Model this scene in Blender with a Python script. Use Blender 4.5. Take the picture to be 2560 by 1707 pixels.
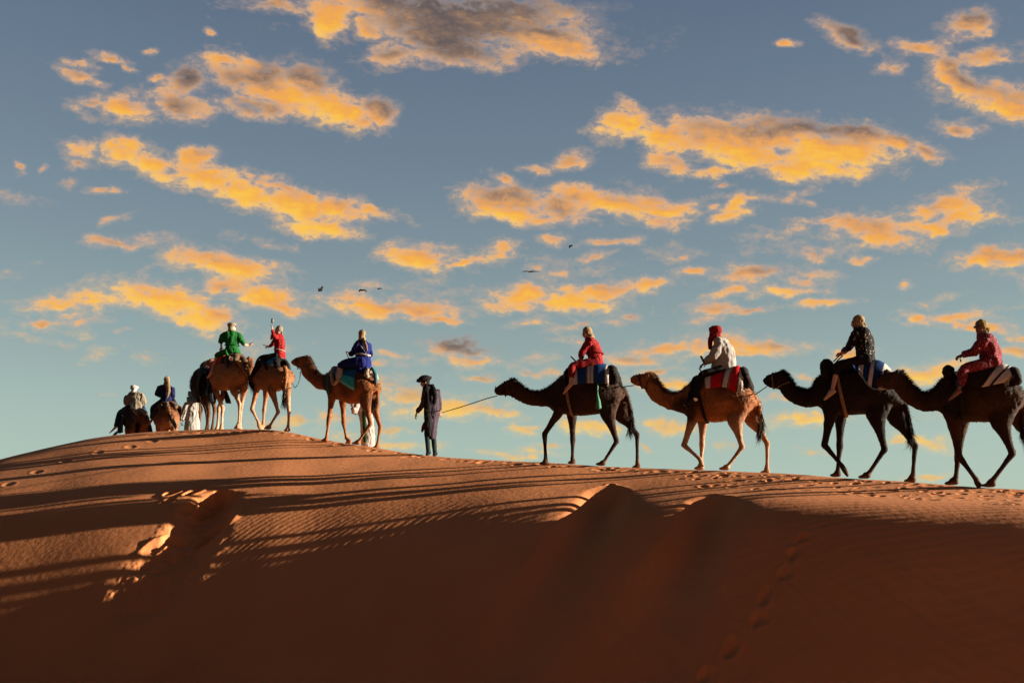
import bpy, math, random
import numpy as np
from mathutils import Vector
rad = math.radians
for o in list(bpy.data.objects):
    bpy.data.objects.remove(o)
SC = bpy.context.scene
COL = SC.collection
random.seed(7)
RNG = np.random.default_rng(7)

# ------------------------------------------------------------------ camera
W, HH = 2560.0, 1707.0
LENS = 35.0
F = W * LENS / 36.0
EYE = 1.7
PITCH = math.atan((1404 - HH / 2) / F)
cam_d = bpy.data.cameras.new('camera')
cam_d.lens = LENS; cam_d.sensor_width = 36.0; cam_d.sensor_fit = 'HORIZONTAL'
cam_d.clip_start = 0.1; cam_d.clip_end = 20000
cam = bpy.data.objects.new('camera', cam_d)
cam.location = (0, 0, EYE); cam.rotation_euler = (math.pi / 2 + PITCH, 0, 0)
COL.objects.link(cam); SC.camera = cam
CP, SP = math.cos(PITCH), math.sin(PITCH)
def ray(px, py):
    """direction (x, y, z) through a point of the 2560 x 1707 photograph, y component not normalised"""
    xc = (px - W / 2) / F; yc = -(py - HH / 2) / F
    return np.array([xc, CP - yc * SP, SP + yc * CP])
def tT(px, py):
    d = ray(px, py); return d[0] / d[1], d[2] / d[1]

# ------------------------------------------------------------------ light
SUN_EL, SUN_AZ = rad(10.5), rad(-1.5)      # azimuth from +X (right) towards +Y (away)
EXPO = 1.85
SC.view_settings.view_transform = 'Standard'
SC.view_settings.look = 'None'
SC.view_settings.gamma = 1.0
SC.view_settings.exposure = EXPO
SC.view_settings.use_curve_mapping = False
S = Vector((math.cos(SUN_EL) * math.cos(SUN_AZ), math.cos(SUN_EL) * math.sin(SUN_AZ), math.sin(SUN_EL)))
sun_d = bpy.data.lights.new('sun', 'SUN')
sun_d.energy = 5.0; sun_d.angle = rad(0.4); sun_d.color = (1.0, 0.85, 0.67)
sun = bpy.data.objects.new('sun', sun_d)
sun.rotation_euler = S.to_track_quat('Z', 'Y').to_euler()
COL.objects.link(sun)

def lin(r, g, b):
    f = lambda c: ((c / 255) / 12.92 if c / 255 <= 0.04045 else ((c / 255 + 0.055) / 1.055) ** 2.4)
    return (f(r), f(g), f(b), 1.0)

# sky colour: one node group, used by the world and by the cloud dome
GR = bpy.data.node_groups.new('sky_colour', 'ShaderNodeTree')
GR.interface.new_socket('Direction', in_out='INPUT', socket_type='NodeSocketVector')
GR.interface.new_socket('Color', in_out='OUTPUT', socket_type='NodeSocketColor')
def sky_group(nt):
    N, L = nt.nodes, nt.links
    gi = N.new('NodeGroupInput'); go = N.new('NodeGroupOutput')
    nrm = N.new('ShaderNodeVectorMath'); nrm.operation = 'NORMALIZE'
    L.new(gi.outputs[0], nrm.inputs[0])
    sky = N.new('ShaderNodeTexSky'); sky.sky_type = 'NISHITA'; sky.sun_disc = False
    sky.sun_elevation = SUN_EL; sky.sun_rotation = math.pi / 2 - SUN_AZ
    sky.dust_density = 1.0; sky.ozone_density = 1.5
    L.new(nrm.outputs[0], sky.inputs[0])
    sc = N.new('ShaderNodeVectorMath'); sc.operation = 'SCALE'; sc.inputs['Scale'].default_value = 0.06
    L.new(sky.outputs[0], sc.inputs[0])
    sep = N.new('ShaderNodeSeparateXYZ'); L.new(nrm.outputs[0], sep.inputs[0])
    rp = N.new('ShaderNodeValToRGB'); rp.color_ramp.interpolation = 'B_SPLINE'
    k = 2 ** -EXPO
    stops = [(0.0, (.42, .54, .46)), (.12, (.385, .50, .43)), (.20, (.29, .375, .345)), (.30, (.20, .262, .292)),
             (.42, (.138, .185, .24)), (.54, (.098, .134, .198)), (.8, (.04, .07, .14)), (1.0, (.03, .05, .11))]
    el = rp.color_ramp.elements
    for i, (p, c) in enumerate(stops):
        e = el[i] if i < 2 else el.new(p)
        e.position = p; e.color = (c[0] * k, c[1] * k, c[2] * k, 1)
    el[-1].position = 1.0
    L.new(sep.outputs[2], rp.inputs[0])
    mx = N.new('ShaderNodeMix'); mx.data_type = 'RGBA'; mx.inputs[0].default_value = 0.85
    L.new(sc.outputs[0], mx.inputs[6]); L.new(rp.outputs[0], mx.inputs[7])
    L.new(mx.outputs[2], go.inputs[0])
sky_group(GR)
WD = bpy.data.worlds.new('World'); SC.world = WD; WD.use_nodes = True
nt = WD.node_tree; nt.nodes.clear()
tc = nt.nodes.new('ShaderNodeTexCoord'); g = nt.nodes.new('ShaderNodeGroup'); g.node_tree = GR
bg = nt.nodes.new('ShaderNodeBackground'); bg.inputs[1].default_value = 0.28
wo = nt.nodes.new('ShaderNodeOutputWorld')
nt.links.new(tc.outputs['Generated'], g.inputs[0]); nt.links.new(g.outputs[0], bg.inputs[0]); nt.links.new(bg.outputs[0], wo.inputs[0])

# ------------------------------------------------------------------ noise
_perm = RNG.permutation(512).astype(np.int64)
_perm = np.concatenate([_perm, _perm, _perm])
_val = RNG.random(1536)
def vnoise(x, y, z=None):
    """smooth value noise, -1..1"""
    x = np.asarray(x, float); y = np.asarray(y, float)
    z = np.zeros_like(x) if z is None else np.asarray(z, float)
    xi = np.floor(x).astype(np.int64); yi = np.floor(y).astype(np.int64); zi = np.floor(z).astype(np.int64)
    s = lambda t: t * t * t * (t * (t * 6 - 15) + 10)
    fx, fy, fz = s(x - xi), s(y - yi), s(z - zi)
    def h(a, b, c):
        return _val[_perm[_perm[_perm[a & 511] + (b & 511)] + (c & 511)]]
    r = 0
    for dz, wz in ((0, 1 - fz), (1, fz)):
        for dy, wy in ((0, 1 - fy), (1, fy)):
            for dx, wx in ((0, 1 - fx), (1, fx)):
                r = r + h(xi + dx, yi + dy, zi + dz) * wx * wy * wz
    return r * 2 - 1
def fbm(x, y, z=None, octv=4, gain=0.5):
    a, t, r = 1.0, 0.0, 0.0
    z = np.zeros_like(np.asarray(x, float)) if z is None else z
    for i in range(octv):
        r = r + a * vnoise(x * 2 ** i + 17.3 * i, y * 2 ** i - 9.1 * i, z * 2 ** i + 4.7 * i); t += a; a *= gain
    return r / t
def sstep(a, b, x):
    t = np.clip((x - a) / (b - a), 0, 1); return t * t * (3 - 2 * t)

# ------------------------------------------------------------------ dune
_cr = [(-900, 1420), (-500, 1310), (-200, 1212), (0, 1147), (109, 1121), (218, 1098), (294, 1086), (370, 1079), (490, 1073), (610, 1072), (697, 1077), (805, 1097),
       (936, 1119), (1034, 1134), (1143, 1144), (1350, 1154), (1589, 1168), (1741, 1175.5), (1926, 1183), (2101, 1193),
       (2286, 1203), (2449, 1216), (2560, 1221), (2800, 1245), (3100, 1275), (3600, 1330)]
_yc = [(-900, 33), (-300, 32), (0, 31.3), (200, 31.0), (337, 30.8), (416, 30.5), (511, 30.1), (572, 29.7), (684, 28.6), (790, 27.4), (890, 26.0), (985, 24.5), (1077, 23.3), (1280, 22.2),
       (1481, 21.5), (1640, 20.9), (1804, 20.3), (1980, 19.3), (2155, 18.3), (2446, 17.2), (2560, 16.8), (3100, 15.5), (3600, 15)]
_tm = [(-900, 1680), (0, 1590), (120, 1580), (270, 1562), (420, 1542), (570, 1520), (800, 1462), (1000, 1400), (1250, 1345), (1450, 1298), (1741, 1264), (2000, 1276), (2200, 1292), (2560, 1322), (3600, 1420)]
_sb = [(-900, .5), (337, .62), (416, .62), (490, .35), (560, .3), (3600, .3)]
_tt = np.linspace(-1.0, 1.0, 2001)
def _tab(pts, fn, sig):
    p = np.array([fn(a, b) for a, b in pts]); v = np.interp(_tt, p[:, 0], p[:, 1])
    k = np.exp(-0.5 * (np.arange(-3 * sig, 3 * sig + 1) / sig) ** 2); k /= k.sum()
    return np.convolve(np.pad(v, 3 * sig, mode='edge'), k, mode='valid')
T_T0 = _tab(_cr, lambda a, b: tT(a, b), 12)
T_YC = _tab(_yc, lambda a, b: (tT(a, 1140)[0], b), 85)
T_TM = _tab(_tm, lambda a, b: tT(a, b), 40)
T_SB = _tab(_sb, lambda a, b: (tT(a, 1140)[0], b), 15)
GT = '''0 0 0 0 0 0 0 0 0 0 0 0 0 0 0 0 0 0 0 0 0 12 31 57 94 145 212 291 368 435 492 538 580 618 655 692 730 770|0 0 0 0 0 0 0 0 0 0 0 0 0 0 0 0 0 0 0 2 14 28 48 75 113 165 232 307 379 444 499 545 585 623 659 696 733 773|0 0 0 0 0 0 0 0 0 0 0 0 0 0 0 0 0 0 8 18 30 45 65 93 132 185 250 322 392 454 507 551 591 627 663 699 736 775|0 0 0 0 0 0 0 0 0 0 0 0 0 0 0 0 6 16 25 35 47 62 83 111 150 202 267 338 406 465 515 558 596 632 667 702 738 776|0 0 0 0 0 0 0 0 0 0 0 0 0 0 5 14 24 32 41 51 63 79 100 129 169 221 284 352 418 474 522 563 601 636 671 706 741 778|0 0 0 0 0 0 0 0 0 0 0 0 2 12 22 31 39 48 57 66 78 94 116 147 187 240 301 365 427 481 527 568 605 640 674 709 744 781|0 0 0 0 0 0 0 0 0 0 0 8 17 26 36 44 53 61 69 79 91 108 131 162 203 256 315 376 434 487 532 571 608 642 677 711 746 782|0 0 0 0 0 0 0 0 0 2 11 19 29 38 47 55 63 71 79 89 102 119 143 175 217 270 327 385 440 490 534 573 609 644 678 712 747 782|0 0 0 0 0 0 0 0 5 12 20 29 38 47 56 64 72 79 88 98 111 129 154 188 231 282 338 393 446 494 536 574 610 645 679 713 747 781|0 0 0 0 0 0 2 7 13 21 29 38 47 55 64 71 79 87 95 106 120 139 165 200 244 295 348 401 451 497 538 575 611 646 680 714 747 780|0 0 0 0 1 3 7 13 19 27 36 44 53 61 69 77 84 92 101 112 128 149 177 213 257 307 358 408 456 500 540 577 612 646 681 715 748 779|0 0 0 2 3 6 11 17 24 33 41 50 58 66 74 81 88 96 106 118 135 158 188 227 272 320 369 416 461 503 542 578 613 648 682 716 749 779|0 0 1 3 5 10 15 22 30 38 46 55 63 70 78 85 92 101 112 126 145 171 205 245 288 334 380 425 468 508 546 582 617 652 686 720 752 781|0 0 2 5 9 14 20 28 36 44 52 60 67 75 82 89 97 106 119 136 158 187 223 263 306 350 393 436 477 516 553 588 623 658 692 725 757 785|0 0 3 7 12 18 25 33 41 49 56 64 71 78 85 92 101 113 128 148 174 205 242 283 325 367 408 450 489 526 562 597 632 667 701 733 764 792|0 0 5 9 15 22 29 36 44 51 58 65 72 79 86 95 106 120 139 162 191 225 264 304 345 385 425 464 502 538 573 609 644 678 712 744 774 802|0 0 6 10 16 23 30 37 44 51 57 64 70 78 87 98 112 129 151 178 210 247 286 325 364 402 441 478 515 551 587 622 657 691 724 756 786 814|0 0 6 10 16 22 28 35 41 47 53 60 68 77 88 102 119 140 166 197 231 269 306 345 382 419 457 494 530 566 602 638 672 706 739 770 801 830|0 0 6 9 15 20 26 32 38 44 50 58 68 79 93 110 131 155 185 218 253 290 327 363 400 437 474 511 547 584 619 655 690 723 756 787 818 848|0 0 5 8 14 18 24 29 35 42 50 60 72 86 102 122 146 173 205 239 275 311 346 381 418 455 492 529 566 602 638 673 708 741 774 806 838 869|0 0 5 7 12 16 22 27 34 43 53 65 79 95 114 136 162 192 225 260 294 328 363 399 436 473 510 547 584 621 657 692 726 760 793 826 858 891|0 0 4 7 11 16 21 28 37 47 59 72 88 105 125 150 178 210 243 275 309 343 379 416 453 491 528 565 602 638 674 710 744 779 812 846 879 913|0 0 4 6 11 16 23 32 42 53 66 80 96 114 136 163 193 224 255 288 321 357 394 431 469 506 543 581 618 654 690 726 761 796 830 865 899 934|0 0 4 7 13 19 27 37 47 59 72 87 103 122 146 174 203 233 265 298 333 369 406 444 481 519 557 594 631 668 704 740 776 811 847 882 917 954|0 0 4 8 15 22 31 41 52 64 76 90 107 127 153 180 209 239 271 305 341 379 416 454 491 529 567 604 642 679 716 752 789 825 861 897 933 972|0 0 5 10 17 25 34 44 54 66 78 91 107 129 155 182 212 242 275 311 348 385 423 461 499 537 575 613 650 688 726 763 800 837 874 911 948 989|0 0 6 11 18 26 35 44 55 65 76 89 106 129 154 182 212 244 279 316 353 390 428 466 504 542 581 619 657 696 734 772 810 847 885 923 962 1004|0 0 6 11 18 26 34 44 54 63 73 85 103 126 153 182 213 247 282 319 356 393 431 469 508 547 586 625 664 702 741 780 819 857 896 935 975 1019|0 0 6 11 18 25 33 43 51 60 68 80 99 122 151 181 215 249 285 321 358 396 434 473 512 551 590 630 670 709 749 788 828 867 907 947 989 1033|0 0 6 10 17 24 32 41 49 56 63 75 95 121 151 182 216 252 287 324 361 399 438 476 516 556 596 636 676 716 757 797 837 878 918 959 1003 1048|0 0 5 10 16 23 31 39 46 52 59 72 93 120 151 186 220 255 291 327 365 403 442 481 521 561 602 643 684 725 766 807 848 889 931 973 1018 1063|0 0 5 9 16 22 30 37 43 48 55 69 92 122 154 189 224 259 295 332 369 408 447 487 527 568 609 651 692 734 776 818 860 902 944 988 1033 1078|0 0 5 9 15 22 29 35 41 45 52 69 94 126 161 194 229 264 300 337 375 414 454 494 535 576 618 660 703 745 788 830 873 916 959 1004 1050 1095|0 0 5 9 15 22 28 34 39 44 52 70 98 131 166 200 235 270 306 344 382 421 462 502 544 586 629 671 714 757 801 844 888 931 976 1021 1067 1112|0 0 5 9 15 21 27 33 38 43 52 73 104 137 172 206 241 277 313 351 390 430 470 512 554 597 640 683 727 771 815 859 903 948 993 1039 1085 1130|0 0 5 9 15 21 27 33 37 42 53 77 109 144 178 212 247 283 320 359 398 439 480 522 565 608 652 696 741 785 830 875 920 965 1011 1057 1103 1149|0 0 5 9 15 21 27 33 37 43 56 82 116 150 184 219 254 290 328 367 407 448 490 532 576 620 665 709 754 800 845 891 937 983 1029 1075 1121 1167|0 0 5 9 16 22 28 33 37 43 59 87 121 156 190 224 260 297 335 374 415 457 499 543 587 632 677 723 768 814 861 907 953 1001 1047 1092 1138 1185|0 0 5 10 16 23 28 32 37 44 63 91 126 160 194 229 265 303 342 382 423 465 509 553 598 643 689 736 782 829 876 923 970 1017 1064 1109 1155 1202|0 0 6 10 17 23 28 32 36 45 65 95 129 163 198 233 270 308 347 388 430 473 518 563 608 654 701 748 795 843 891 938 986 1034 1079 1125 1172 1219|0 0 6 11 17 23 26 30 35 45 66 97 131 165 200 236 273 312 352 394 437 481 526 571 618 665 712 760 808 856 904 953 1001 1049 1094 1140 1187 1235|0 0 6 11 18 21 24 28 34 45 67 98 132 167 202 238 276 316 357 399 443 488 533 580 627 674 722 771 820 869 918 967 1016 1063 1108 1155 1202 1250|0 0 7 12 17 20 22 26 33 45 67 99 133 167 203 240 279 319 361 404 448 494 540 587 635 684 732 782 831 881 931 980 1029 1076 1122 1168 1216 1264|0 0 8 12 15 17 19 24 32 45 67 98 132 167 203 241 281 322 364 408 453 499 547 595 643 692 742 792 842 893 943 993 1042 1088 1134 1181 1229 1278|0 0 7 9 11 12 16 22 31 43 64 95 130 165 202 241 281 323 366 411 457 504 552 601 650 700 750 801 852 904 955 1005 1053 1100 1146 1194 1242 1291|0 0 5 6 6 8 12 19 28 42 62 92 127 163 200 240 281 324 368 414 460 508 557 606 657 707 759 810 862 914 966 1017 1065 1111 1158 1206 1255 1304|0 0 4 4 4 4 8 15 25 39 60 90 123 159 198 238 280 324 369 415 463 512 561 612 663 714 766 819 872 924 977 1027 1075 1122 1169 1217 1267 1316|0 0 2 2 2 2 5 13 23 37 58 86 119 156 195 236 279 324 370 417 466 515 565 616 668 721 774 827 881 935 988 1038 1085 1132 1180 1229 1278 1328|0 0 0 0 0 0 1 10 21 35 54 80 114 152 192 234 278 324 370 418 468 518 569 621 674 727 781 835 889 944 997 1047 1095 1142 1190 1239 1289 1340'''
_gtn = np.linspace(-.66, .66, 49); _gdn = 22.0 * np.linspace(0, 1, 38) ** 1.5
_gt = np.array([[float(v) for v in r.split()] for r in GT.split('|')]) / 100
_gu = np.linspace(0, 1, 241); _gd = 22.0 * _gu ** 1.5
_g1 = np.stack([np.interp(_gu, np.linspace(0, 1, 38), r) for r in _gt])
_gtf = np.linspace(-.66, .66, 397)
_g2 = np.stack([np.interp(_gtf, _gtn, _g1[:, j]) for j in range(241)], 1)
def _sm2(a, sig, ax):
    k = np.exp(-0.5 * (np.arange(-3 * sig, 3 * sig + 1) / sig) ** 2); k /= k.sum()
    return np.apply_along_axis(lambda v: np.convolve(np.concatenate([2 * v[0] - v[3 * sig:0:-1], v, 2 * v[-1] - v[-2:-3 * sig - 2:-1]]), k, mode='valid'), ax, a)
_g2 = _sm2(_sm2(_g2, 7, 0), 6, 1); _g2[:, 0] = 0
def front_g(t, d):
    t = np.clip(t, -.659, .659)
    fi = (t + .66) / 1.32 * 396; i = np.clip(fi.astype(int), 0, 395); fi = fi - i
    dc = np.minimum(d, 21.9); fj = (dc / 22.0) ** (1 / 1.5) * 240; j = np.clip(fj.astype(int), 0, 239)
    fj = (dc - _gd[j]) / (_gd[j + 1] - _gd[j])
    a = _g2[i, j] * (1 - fj) + _g2[i, j + 1] * fj; b = _g2[i + 1, j] * (1 - fj) + _g2[i + 1, j + 1] * fj
    return a * (1 - fi) + b * fi + .3 * (d - dc)
# depth at which the slope turns away from the sun, per column
_drop = np.maximum(T_T0 - T_TM, .01)
T_D1 = np.array([_gd[int(np.argmax(front_g(np.full(241, a), _gd) / (b - _gd) > c))] if (front_g(np.full(241, a), _gd) / (b - _gd) > c).any() else 12.0 for a, b, c in zip(_tt[::10], T_YC[::10], _drop[::10])])
T_D1 = np.interp(_tt, _tt[::10], T_D1)

def smax(a, b, k):
    h = np.clip(0.5 + 0.5 * (a - b) / k, 0, 1); return b + (a - b) * h + k * h * (1 - h)
def base_h(x, y):
    """height of the dune (metres, camera eye at EYE)"""
    x = np.asarray(x, float); y = np.asarray(y, float)
    ye = smax(y, 5.0, 2.0)
    t = np.clip(x / ye, -1, 1)
    t0 = np.interp(t, _tt, T_T0); yc = np.interp(t, _tt, T_YC); sb = np.interp(t, _tt, T_SB)
    d = yc - y
    g = front_g(t, np.maximum(d, 0))
    db = np.maximum(-d, 0)
    g = g + sb * (np.sqrt(db * db + 4) - 2)
    z = EYE + y * t0 - g
    z = np.where(y > 60, np.minimum(z, EYE), z)
    z = smax(z, -0.15 - 0.45 * np.clip(np.hypot(x, y) - 5, 0, 14) * (y > 0) - .3 * np.clip(np.abs(x) - 5, 0, 14) * (y <= 0) + 0.42 * np.maximum(-y - 3, 0) * (y < 0), 0.6)  # unseen rise behind the camera is added to block sky light from the slope
    z = np.where(y > 45, smax(-6.0 + 0 * y, z, 0.5), z)
    z = np.where(y < -20, np.minimum(z, 7 + 0 * y), z)
    return z
def ground_pt(px, py):
    t, T = tT(px, py)
    ys = np.linspace(6, 40, 3000)
    dz = base_h(t * ys, ys) - (EYE + T * ys)
    i = int(np.argmax(dz > 0))
    return t * ys[i], ys[i]
def G(px, py):               # a point of the 2352-wide view
    return ground_pt(px * W / 2352, py * W / 2352)
# hollows: footprints, chutes and a slump; (x, y, rx, ry, angle, depth)
PITS = []
def pit(px, py, rx, ry, ang, dep):
    x, y = G(px, py); PITS.append((x, y, rx, ry, ang, dep))
for px, py in ((1848, 1240), (1822, 1275), (1805, 1322), (1752, 1370), (1742, 1424), (1672, 1486), (1625, 1548)):
    for _ in range(2):
        pit(px + random.uniform(-9, 9), py + random.uniform(-6, 6), random.uniform(.06, .11), random.uniform(.09, .17), random.uniform(-.9, -.2), random.uniform(.018, .034))
for px, py in ((20, 1112), (85, 1084), (150, 1060), (225, 1040), (300, 1026), (350, 1012)):
    pit(px, py, .11, .24, 0.5, .016)
for px, py, rx, ry, dp in ((397, 1133, .09, .16, .12), (446, 1132, .08, .20, .15), (482, 1150, .12, .30, .24), (430, 1166, .12, .18, .16), (385, 1152, .08, .14, .08), (492, 1206, .16, .30, .16), (400, 1226, .12, .2, .10), (352, 1255, .12, .2, .08)):
    pit(px, py, rx, ry, -.75, dp)
for i in range(130):
    px = random.uniform(1560, 2352); cy = np.interp(px * W / 2352, [p[0] for p in _cr], [p[1] for p in _cr]) * 2352 / W
    pit(px, cy + random.uniform(4, 40) ** 1.0, random.uniform(.04, .11), random.uniform(.03, .07), random.uniform(-.6, .6), random.uniform(.006, .022))
for i in range(70):
    px = random.uniform(330, 1560); cy = np.interp(px * W / 2352, [p[0] for p in _cr], [p[1] for p in _cr]) * 2352 / W
    pit(px, cy + random.uniform(3, 9), random.uniform(.06, .13), random.uniform(.05, .10), random.uniform(-.6, .6), random.uniform(.008, .020))
CHUTES = []                  # polyline, half width, depth
def chute(pts, wid, dep, lump=0.0):
    CHUTES.append((np.array([G(*p) for p in pts]), wid, dep, lump))
chute([(1402, 1112), (1375, 1160), (1335, 1225), (1290, 1300), (1225, 1400), (1180, 1480)], .38, .30)
chute([(1640, 1138), (1622, 1180), (1592, 1250), (1545, 1340), (1500, 1440), (1470, 1520)], .38, .30)
chute([(505, 1128), (478, 1170), (438, 1230), (398, 1285), (362, 1335)], .40, .36, .13)
def seg_dist(x, y, P):
    best = np.full(x.shape, 1e9); s = np.zeros(x.shape); side = np.zeros(x.shape); acc = 0
    for a, b in zip(P[:-1], P[1:]):
        d = b - a; l2 = (d ** 2).sum(); l = math.sqrt(l2)
        u = np.clip(((x - a[0]) * d[0] + (y - a[1]) * d[1]) / l2, 0, 1)
        ex, ey = x - a[0] - u * d[0], y - a[1] - u * d[1]
        q = np.hypot(ex, ey); m = q < best
        best = np.where(m, q, best); s = np.where(m, acc + u * l, s)
        side = np.where(m, np.sign(ex * d[1] - ey * d[0]), side); acc += l
    return best, s / acc, side
def detail_h(x, y):
    z = np.zeros_like(x)
    for (cx, cy, rx, ry, an, dp) in PITS:
        m = (np.abs(x - cx) < 4 * max(rx, ry)) & (np.abs(y - cy) < 4 * max(rx, ry))
        if not m.any(): continue
        dx, dy = x[m] - cx, y[m] - cy
        u = (dx * math.cos(an) + dy * math.sin(an)) / rx; v = (-dx * math.sin(an) + dy * math.cos(an)) / ry
        q = np.sqrt(u * u + v * v) + 1e-6
        z[m] += -dp * np.exp(-q ** 3 * 0.9) + dp * 0.3 * np.exp(-((q - 1.45) / .35) ** 2)
    for P, wd, dp, lump in CHUTES:
        m = (x > P[:, 0].min() - 3) & (x < P[:, 0].max() + 3) & (y > P[:, 1].min() - 3) & (y < P[:, 1].max() + 3)
        xm, ym = x[m], y[m]
        q, s, side = seg_dist(xm, ym, P)
        w = wd * (0.85 + 0.9 * s) * np.sqrt(np.clip(s / .07, .06, 1))
        fade = 1 - sstep(.35, 1.0, s)
        prof = -dp * np.exp(-np.abs(q / w) ** (2.2 if not lump else 2.8)) * (0.25 + .75 * fade) * (sstep(-.02, .22, s) if not lump else 1) + .04 * dp * np.exp(-((q / w - 1.25) / .3) ** 2)
        if lump: prof += lump * (fbm(xm * 2.6, ym * 2.6, octv=5, gain=.6)) * np.exp(-(q / (w * 1.3)) ** 4)
        z[m] += prof
    return z
_hx = np.linspace(-40, 40, 801)
_hs = np.interp(_hx, [-40, -6, -2, 2, 5, 40], [-1.0, -1.0, -.75, -.1, .22, .25])
_hi = np.concatenate([[0], np.cumsum(_hs[:-1] * (_hx[1] - _hx[0]))])
def ripple_h(x, y):
    wx = fbm(x * .55, y * .55, octv=3) * .22
    ph = (y * .8 + np.interp(x, _hx, _hi) + wx) * 2 * math.pi / .155
    c = np.sin(ph + .5 * np.sin(ph))
    br = 0.5 + 0.5 * fbm(x * .9 + 5, y * .9, octv=2)
    ye = np.maximum(y, 5); t = np.clip(x / ye, -1, 1); yc = np.interp(t, _tt, T_YC); d1 = np.interp(t, _tt, T_D1)
    dn = (yc - y) / d1
    right = sstep(0.5, 4.0, x)
    mk = right * sstep(.1, .45, dn) + (1 - right) * sstep(.55, .9, dn) * sstep(-.1, .5, fbm(x * .25 + 3, y * .3, octv=2) + .35 * np.exp(-((x + 4) / 2.5) ** 2))
    mk = mk * (1 - sstep(1.15, 2.2, dn)) + .06
    face = sstep(.9, 1.6, dn) * (1 - sstep(6, 9, dn))
    gro = .05 * fbm(x * 1.5 + .5 * y + 3, y * .22 - .1 * x, octv=4) + .012 * fbm(x * 5 + 2 * y, y * .9, octv=3)
    slab = .02 * np.abs(fbm(x * .8 + 11, y * 1.6, octv=3))
    return .0027 * c * mk * (0.55 + .7 * br) + face * (gro + slab)
def ground_h(x, y):
    x = np.atleast_1d(np.asarray(x, float)); y = np.atleast_1d(np.asarray(y, float))
    return base_h(x, y) + detail_h(x, y) + .03 * fbm(x * .45, y * .45, octv=3)
def gz(x, y):
    return float(ground_h(x, y)[0])

def new_obj(name, me, parent=None, mat=None):
    o = bpy.data.objects.new(name, me); COL.objects.link(o)
    if mat is not None: me.materials.append(mat)
    if parent is not None: o.parent = parent
    return o
def grid_mesh(name, P, uv=None, attrs=None):
    r, c = P.shape[:2]
    me = bpy.data.meshes.new(name)
    me.vertices.add(r * c); me.vertices.foreach_set('co', P.reshape(-1).astype(np.float32))
    i = np.arange(r * c).reshape(r, c)
    q = np.stack([i[:-1, :-1], i[:-1, 1:], i[1:, 1:], i[1:, :-1]], -1).reshape(-1, 4)
    n = len(q)
    me.loops.add(n * 4); me.loops.foreach_set('vertex_index', q.reshape(-1).astype(np.int32))
    me.polygons.add(n); me.polygons.foreach_set('loop_start', np.arange(0, n * 4, 4, dtype=np.int32))
    me.update(calc_edges=True)
    me.polygons.foreach_set('use_smooth', np.ones(n, bool))
    for k, v in (attrs or {}).items():
        a = me.attributes.new(k, 'FLOAT', 'POINT'); a.data.foreach_set('value', v.reshape(-1).astype(np.float32))
    me.update(); return me

def mat_new(name):
    m = bpy.data.materials.new(name); m.use_nodes = True
    nt = m.node_tree; bs = nt.nodes['Principled BSDF']
    return m, nt, bs
def sand_material():
    m, nt, bs = mat_new('sand'); N, L = nt.nodes, nt.links
    tc = N.new('ShaderNodeTexCoord')
    n1 = N.new('ShaderNodeTexNoise'); n1.inputs['Scale'].default_value = .35; n1.inputs['Detail'].default_value = 6
    n2 = N.new('ShaderNodeTexNoise'); n2.inputs['Scale'].default_value = 160; n2.inputs['Detail'].default_value = 4
    n3 = N.new('ShaderNodeTexNoise'); n3.inputs['Scale'].default_value = 9; n3.inputs['Detail'].default_value = 5
    for n in (n1, n2, n3): L.new(tc.outputs['Object'], n.inputs['Vector'])
    r = N.new('ShaderNodeValToRGB'); L.new(n1.outputs[0], r.inputs[0])
    r.color_ramp.elements[0].position = .3; r.color_ramp.elements[0].color = (.50, .190, .072, 1)
    r.color_ramp.elements[1].position = .72; r.color_ramp.elements[1].color = (.60, .235, .092, 1)
    mx = N.new('ShaderNodeMix'); mx.data_type = 'RGBA'; mx.blend_type = 'MULTIPLY'; mx.inputs[0].default_value = .35
    L.new(r.outputs[0], mx.inputs[6])
    r2 = N.new('ShaderNodeValToRGB'); r2.color_ramp.elements[0].position = .3; r2.color_ramp.elements[1].position = .6
    r2.color_ramp.elements[0].color = (.55, .5, .45, 1)
    L.new(n2.outputs[0], r2.inputs[0]); L.new(r2.outputs[0], mx.inputs[7])
    L.new(mx.outputs[2], bs.inputs['Base Color'])
    bs.inputs['Roughness'].default_value = .95; bs.inputs['Specular IOR Level'].default_value = .15
    b = N.new('ShaderNodeBump'); b.inputs['Strength'].default_value = .25; b.inputs['Distance'].default_value = .003
    b2 = N.new('ShaderNodeBump'); b2.inputs['Strength'].default_value = .35; b2.inputs['Distance'].default_value = .02
    L.new(n2.outputs[0], b.inputs['Height']); L.new(n3.outputs[0], b2.inputs['Height']); L.new(b2.outputs[0], b.inputs['Normal'])
    L.new(b.outputs[0], bs.inputs['Normal'])
    return m
def build_ground():
    ys = np.concatenate([-np.geomspace(3000, 8, 26), np.linspace(-6, 6, 26), np.linspace(6.3, 10, 50)[:-1], np.linspace(10, 24, 620)[:-1], np.linspace(24, 34, 250)[:-1], np.geomspace(34, 4000, 50)])
    u = np.concatenate([-np.geomspace(60, 1.02, 36), np.linspace(-1, 1, 1150), np.geomspace(1.02, 60, 36)])
    wy = .62 * smax(ys, 6.0 + 0 * ys, 4.0)
    X = u[None, :] * wy[:, None]; Y = np.repeat(ys[:, None], len(u), 1)
    Z = base_h(X, Y) + .03 * fbm(X * .45, Y * .45, octv=3) * (np.abs(X) < 60)
    m = (Y > 5) & (Y < 34) & (np.abs(X) < 30)
    Z[m] += detail_h(X[m], Y[m]) + ripple_h(X[m], Y[m])
    far = np.hypot(X, Y)
    Z = np.where(far > 45, Z * (1 - sstep(45, 160, far)) + sstep(45, 160, far) * (-4 + 3.0 * fbm(X / 90, Y / 90, octv=2)), Z)
    me = grid_mesh('sand_dune', np.stack([X, Y, Z], -1))
    o = new_obj('sand_dune', me, mat=sand_material()); o['kind'] = 'structure'
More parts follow.
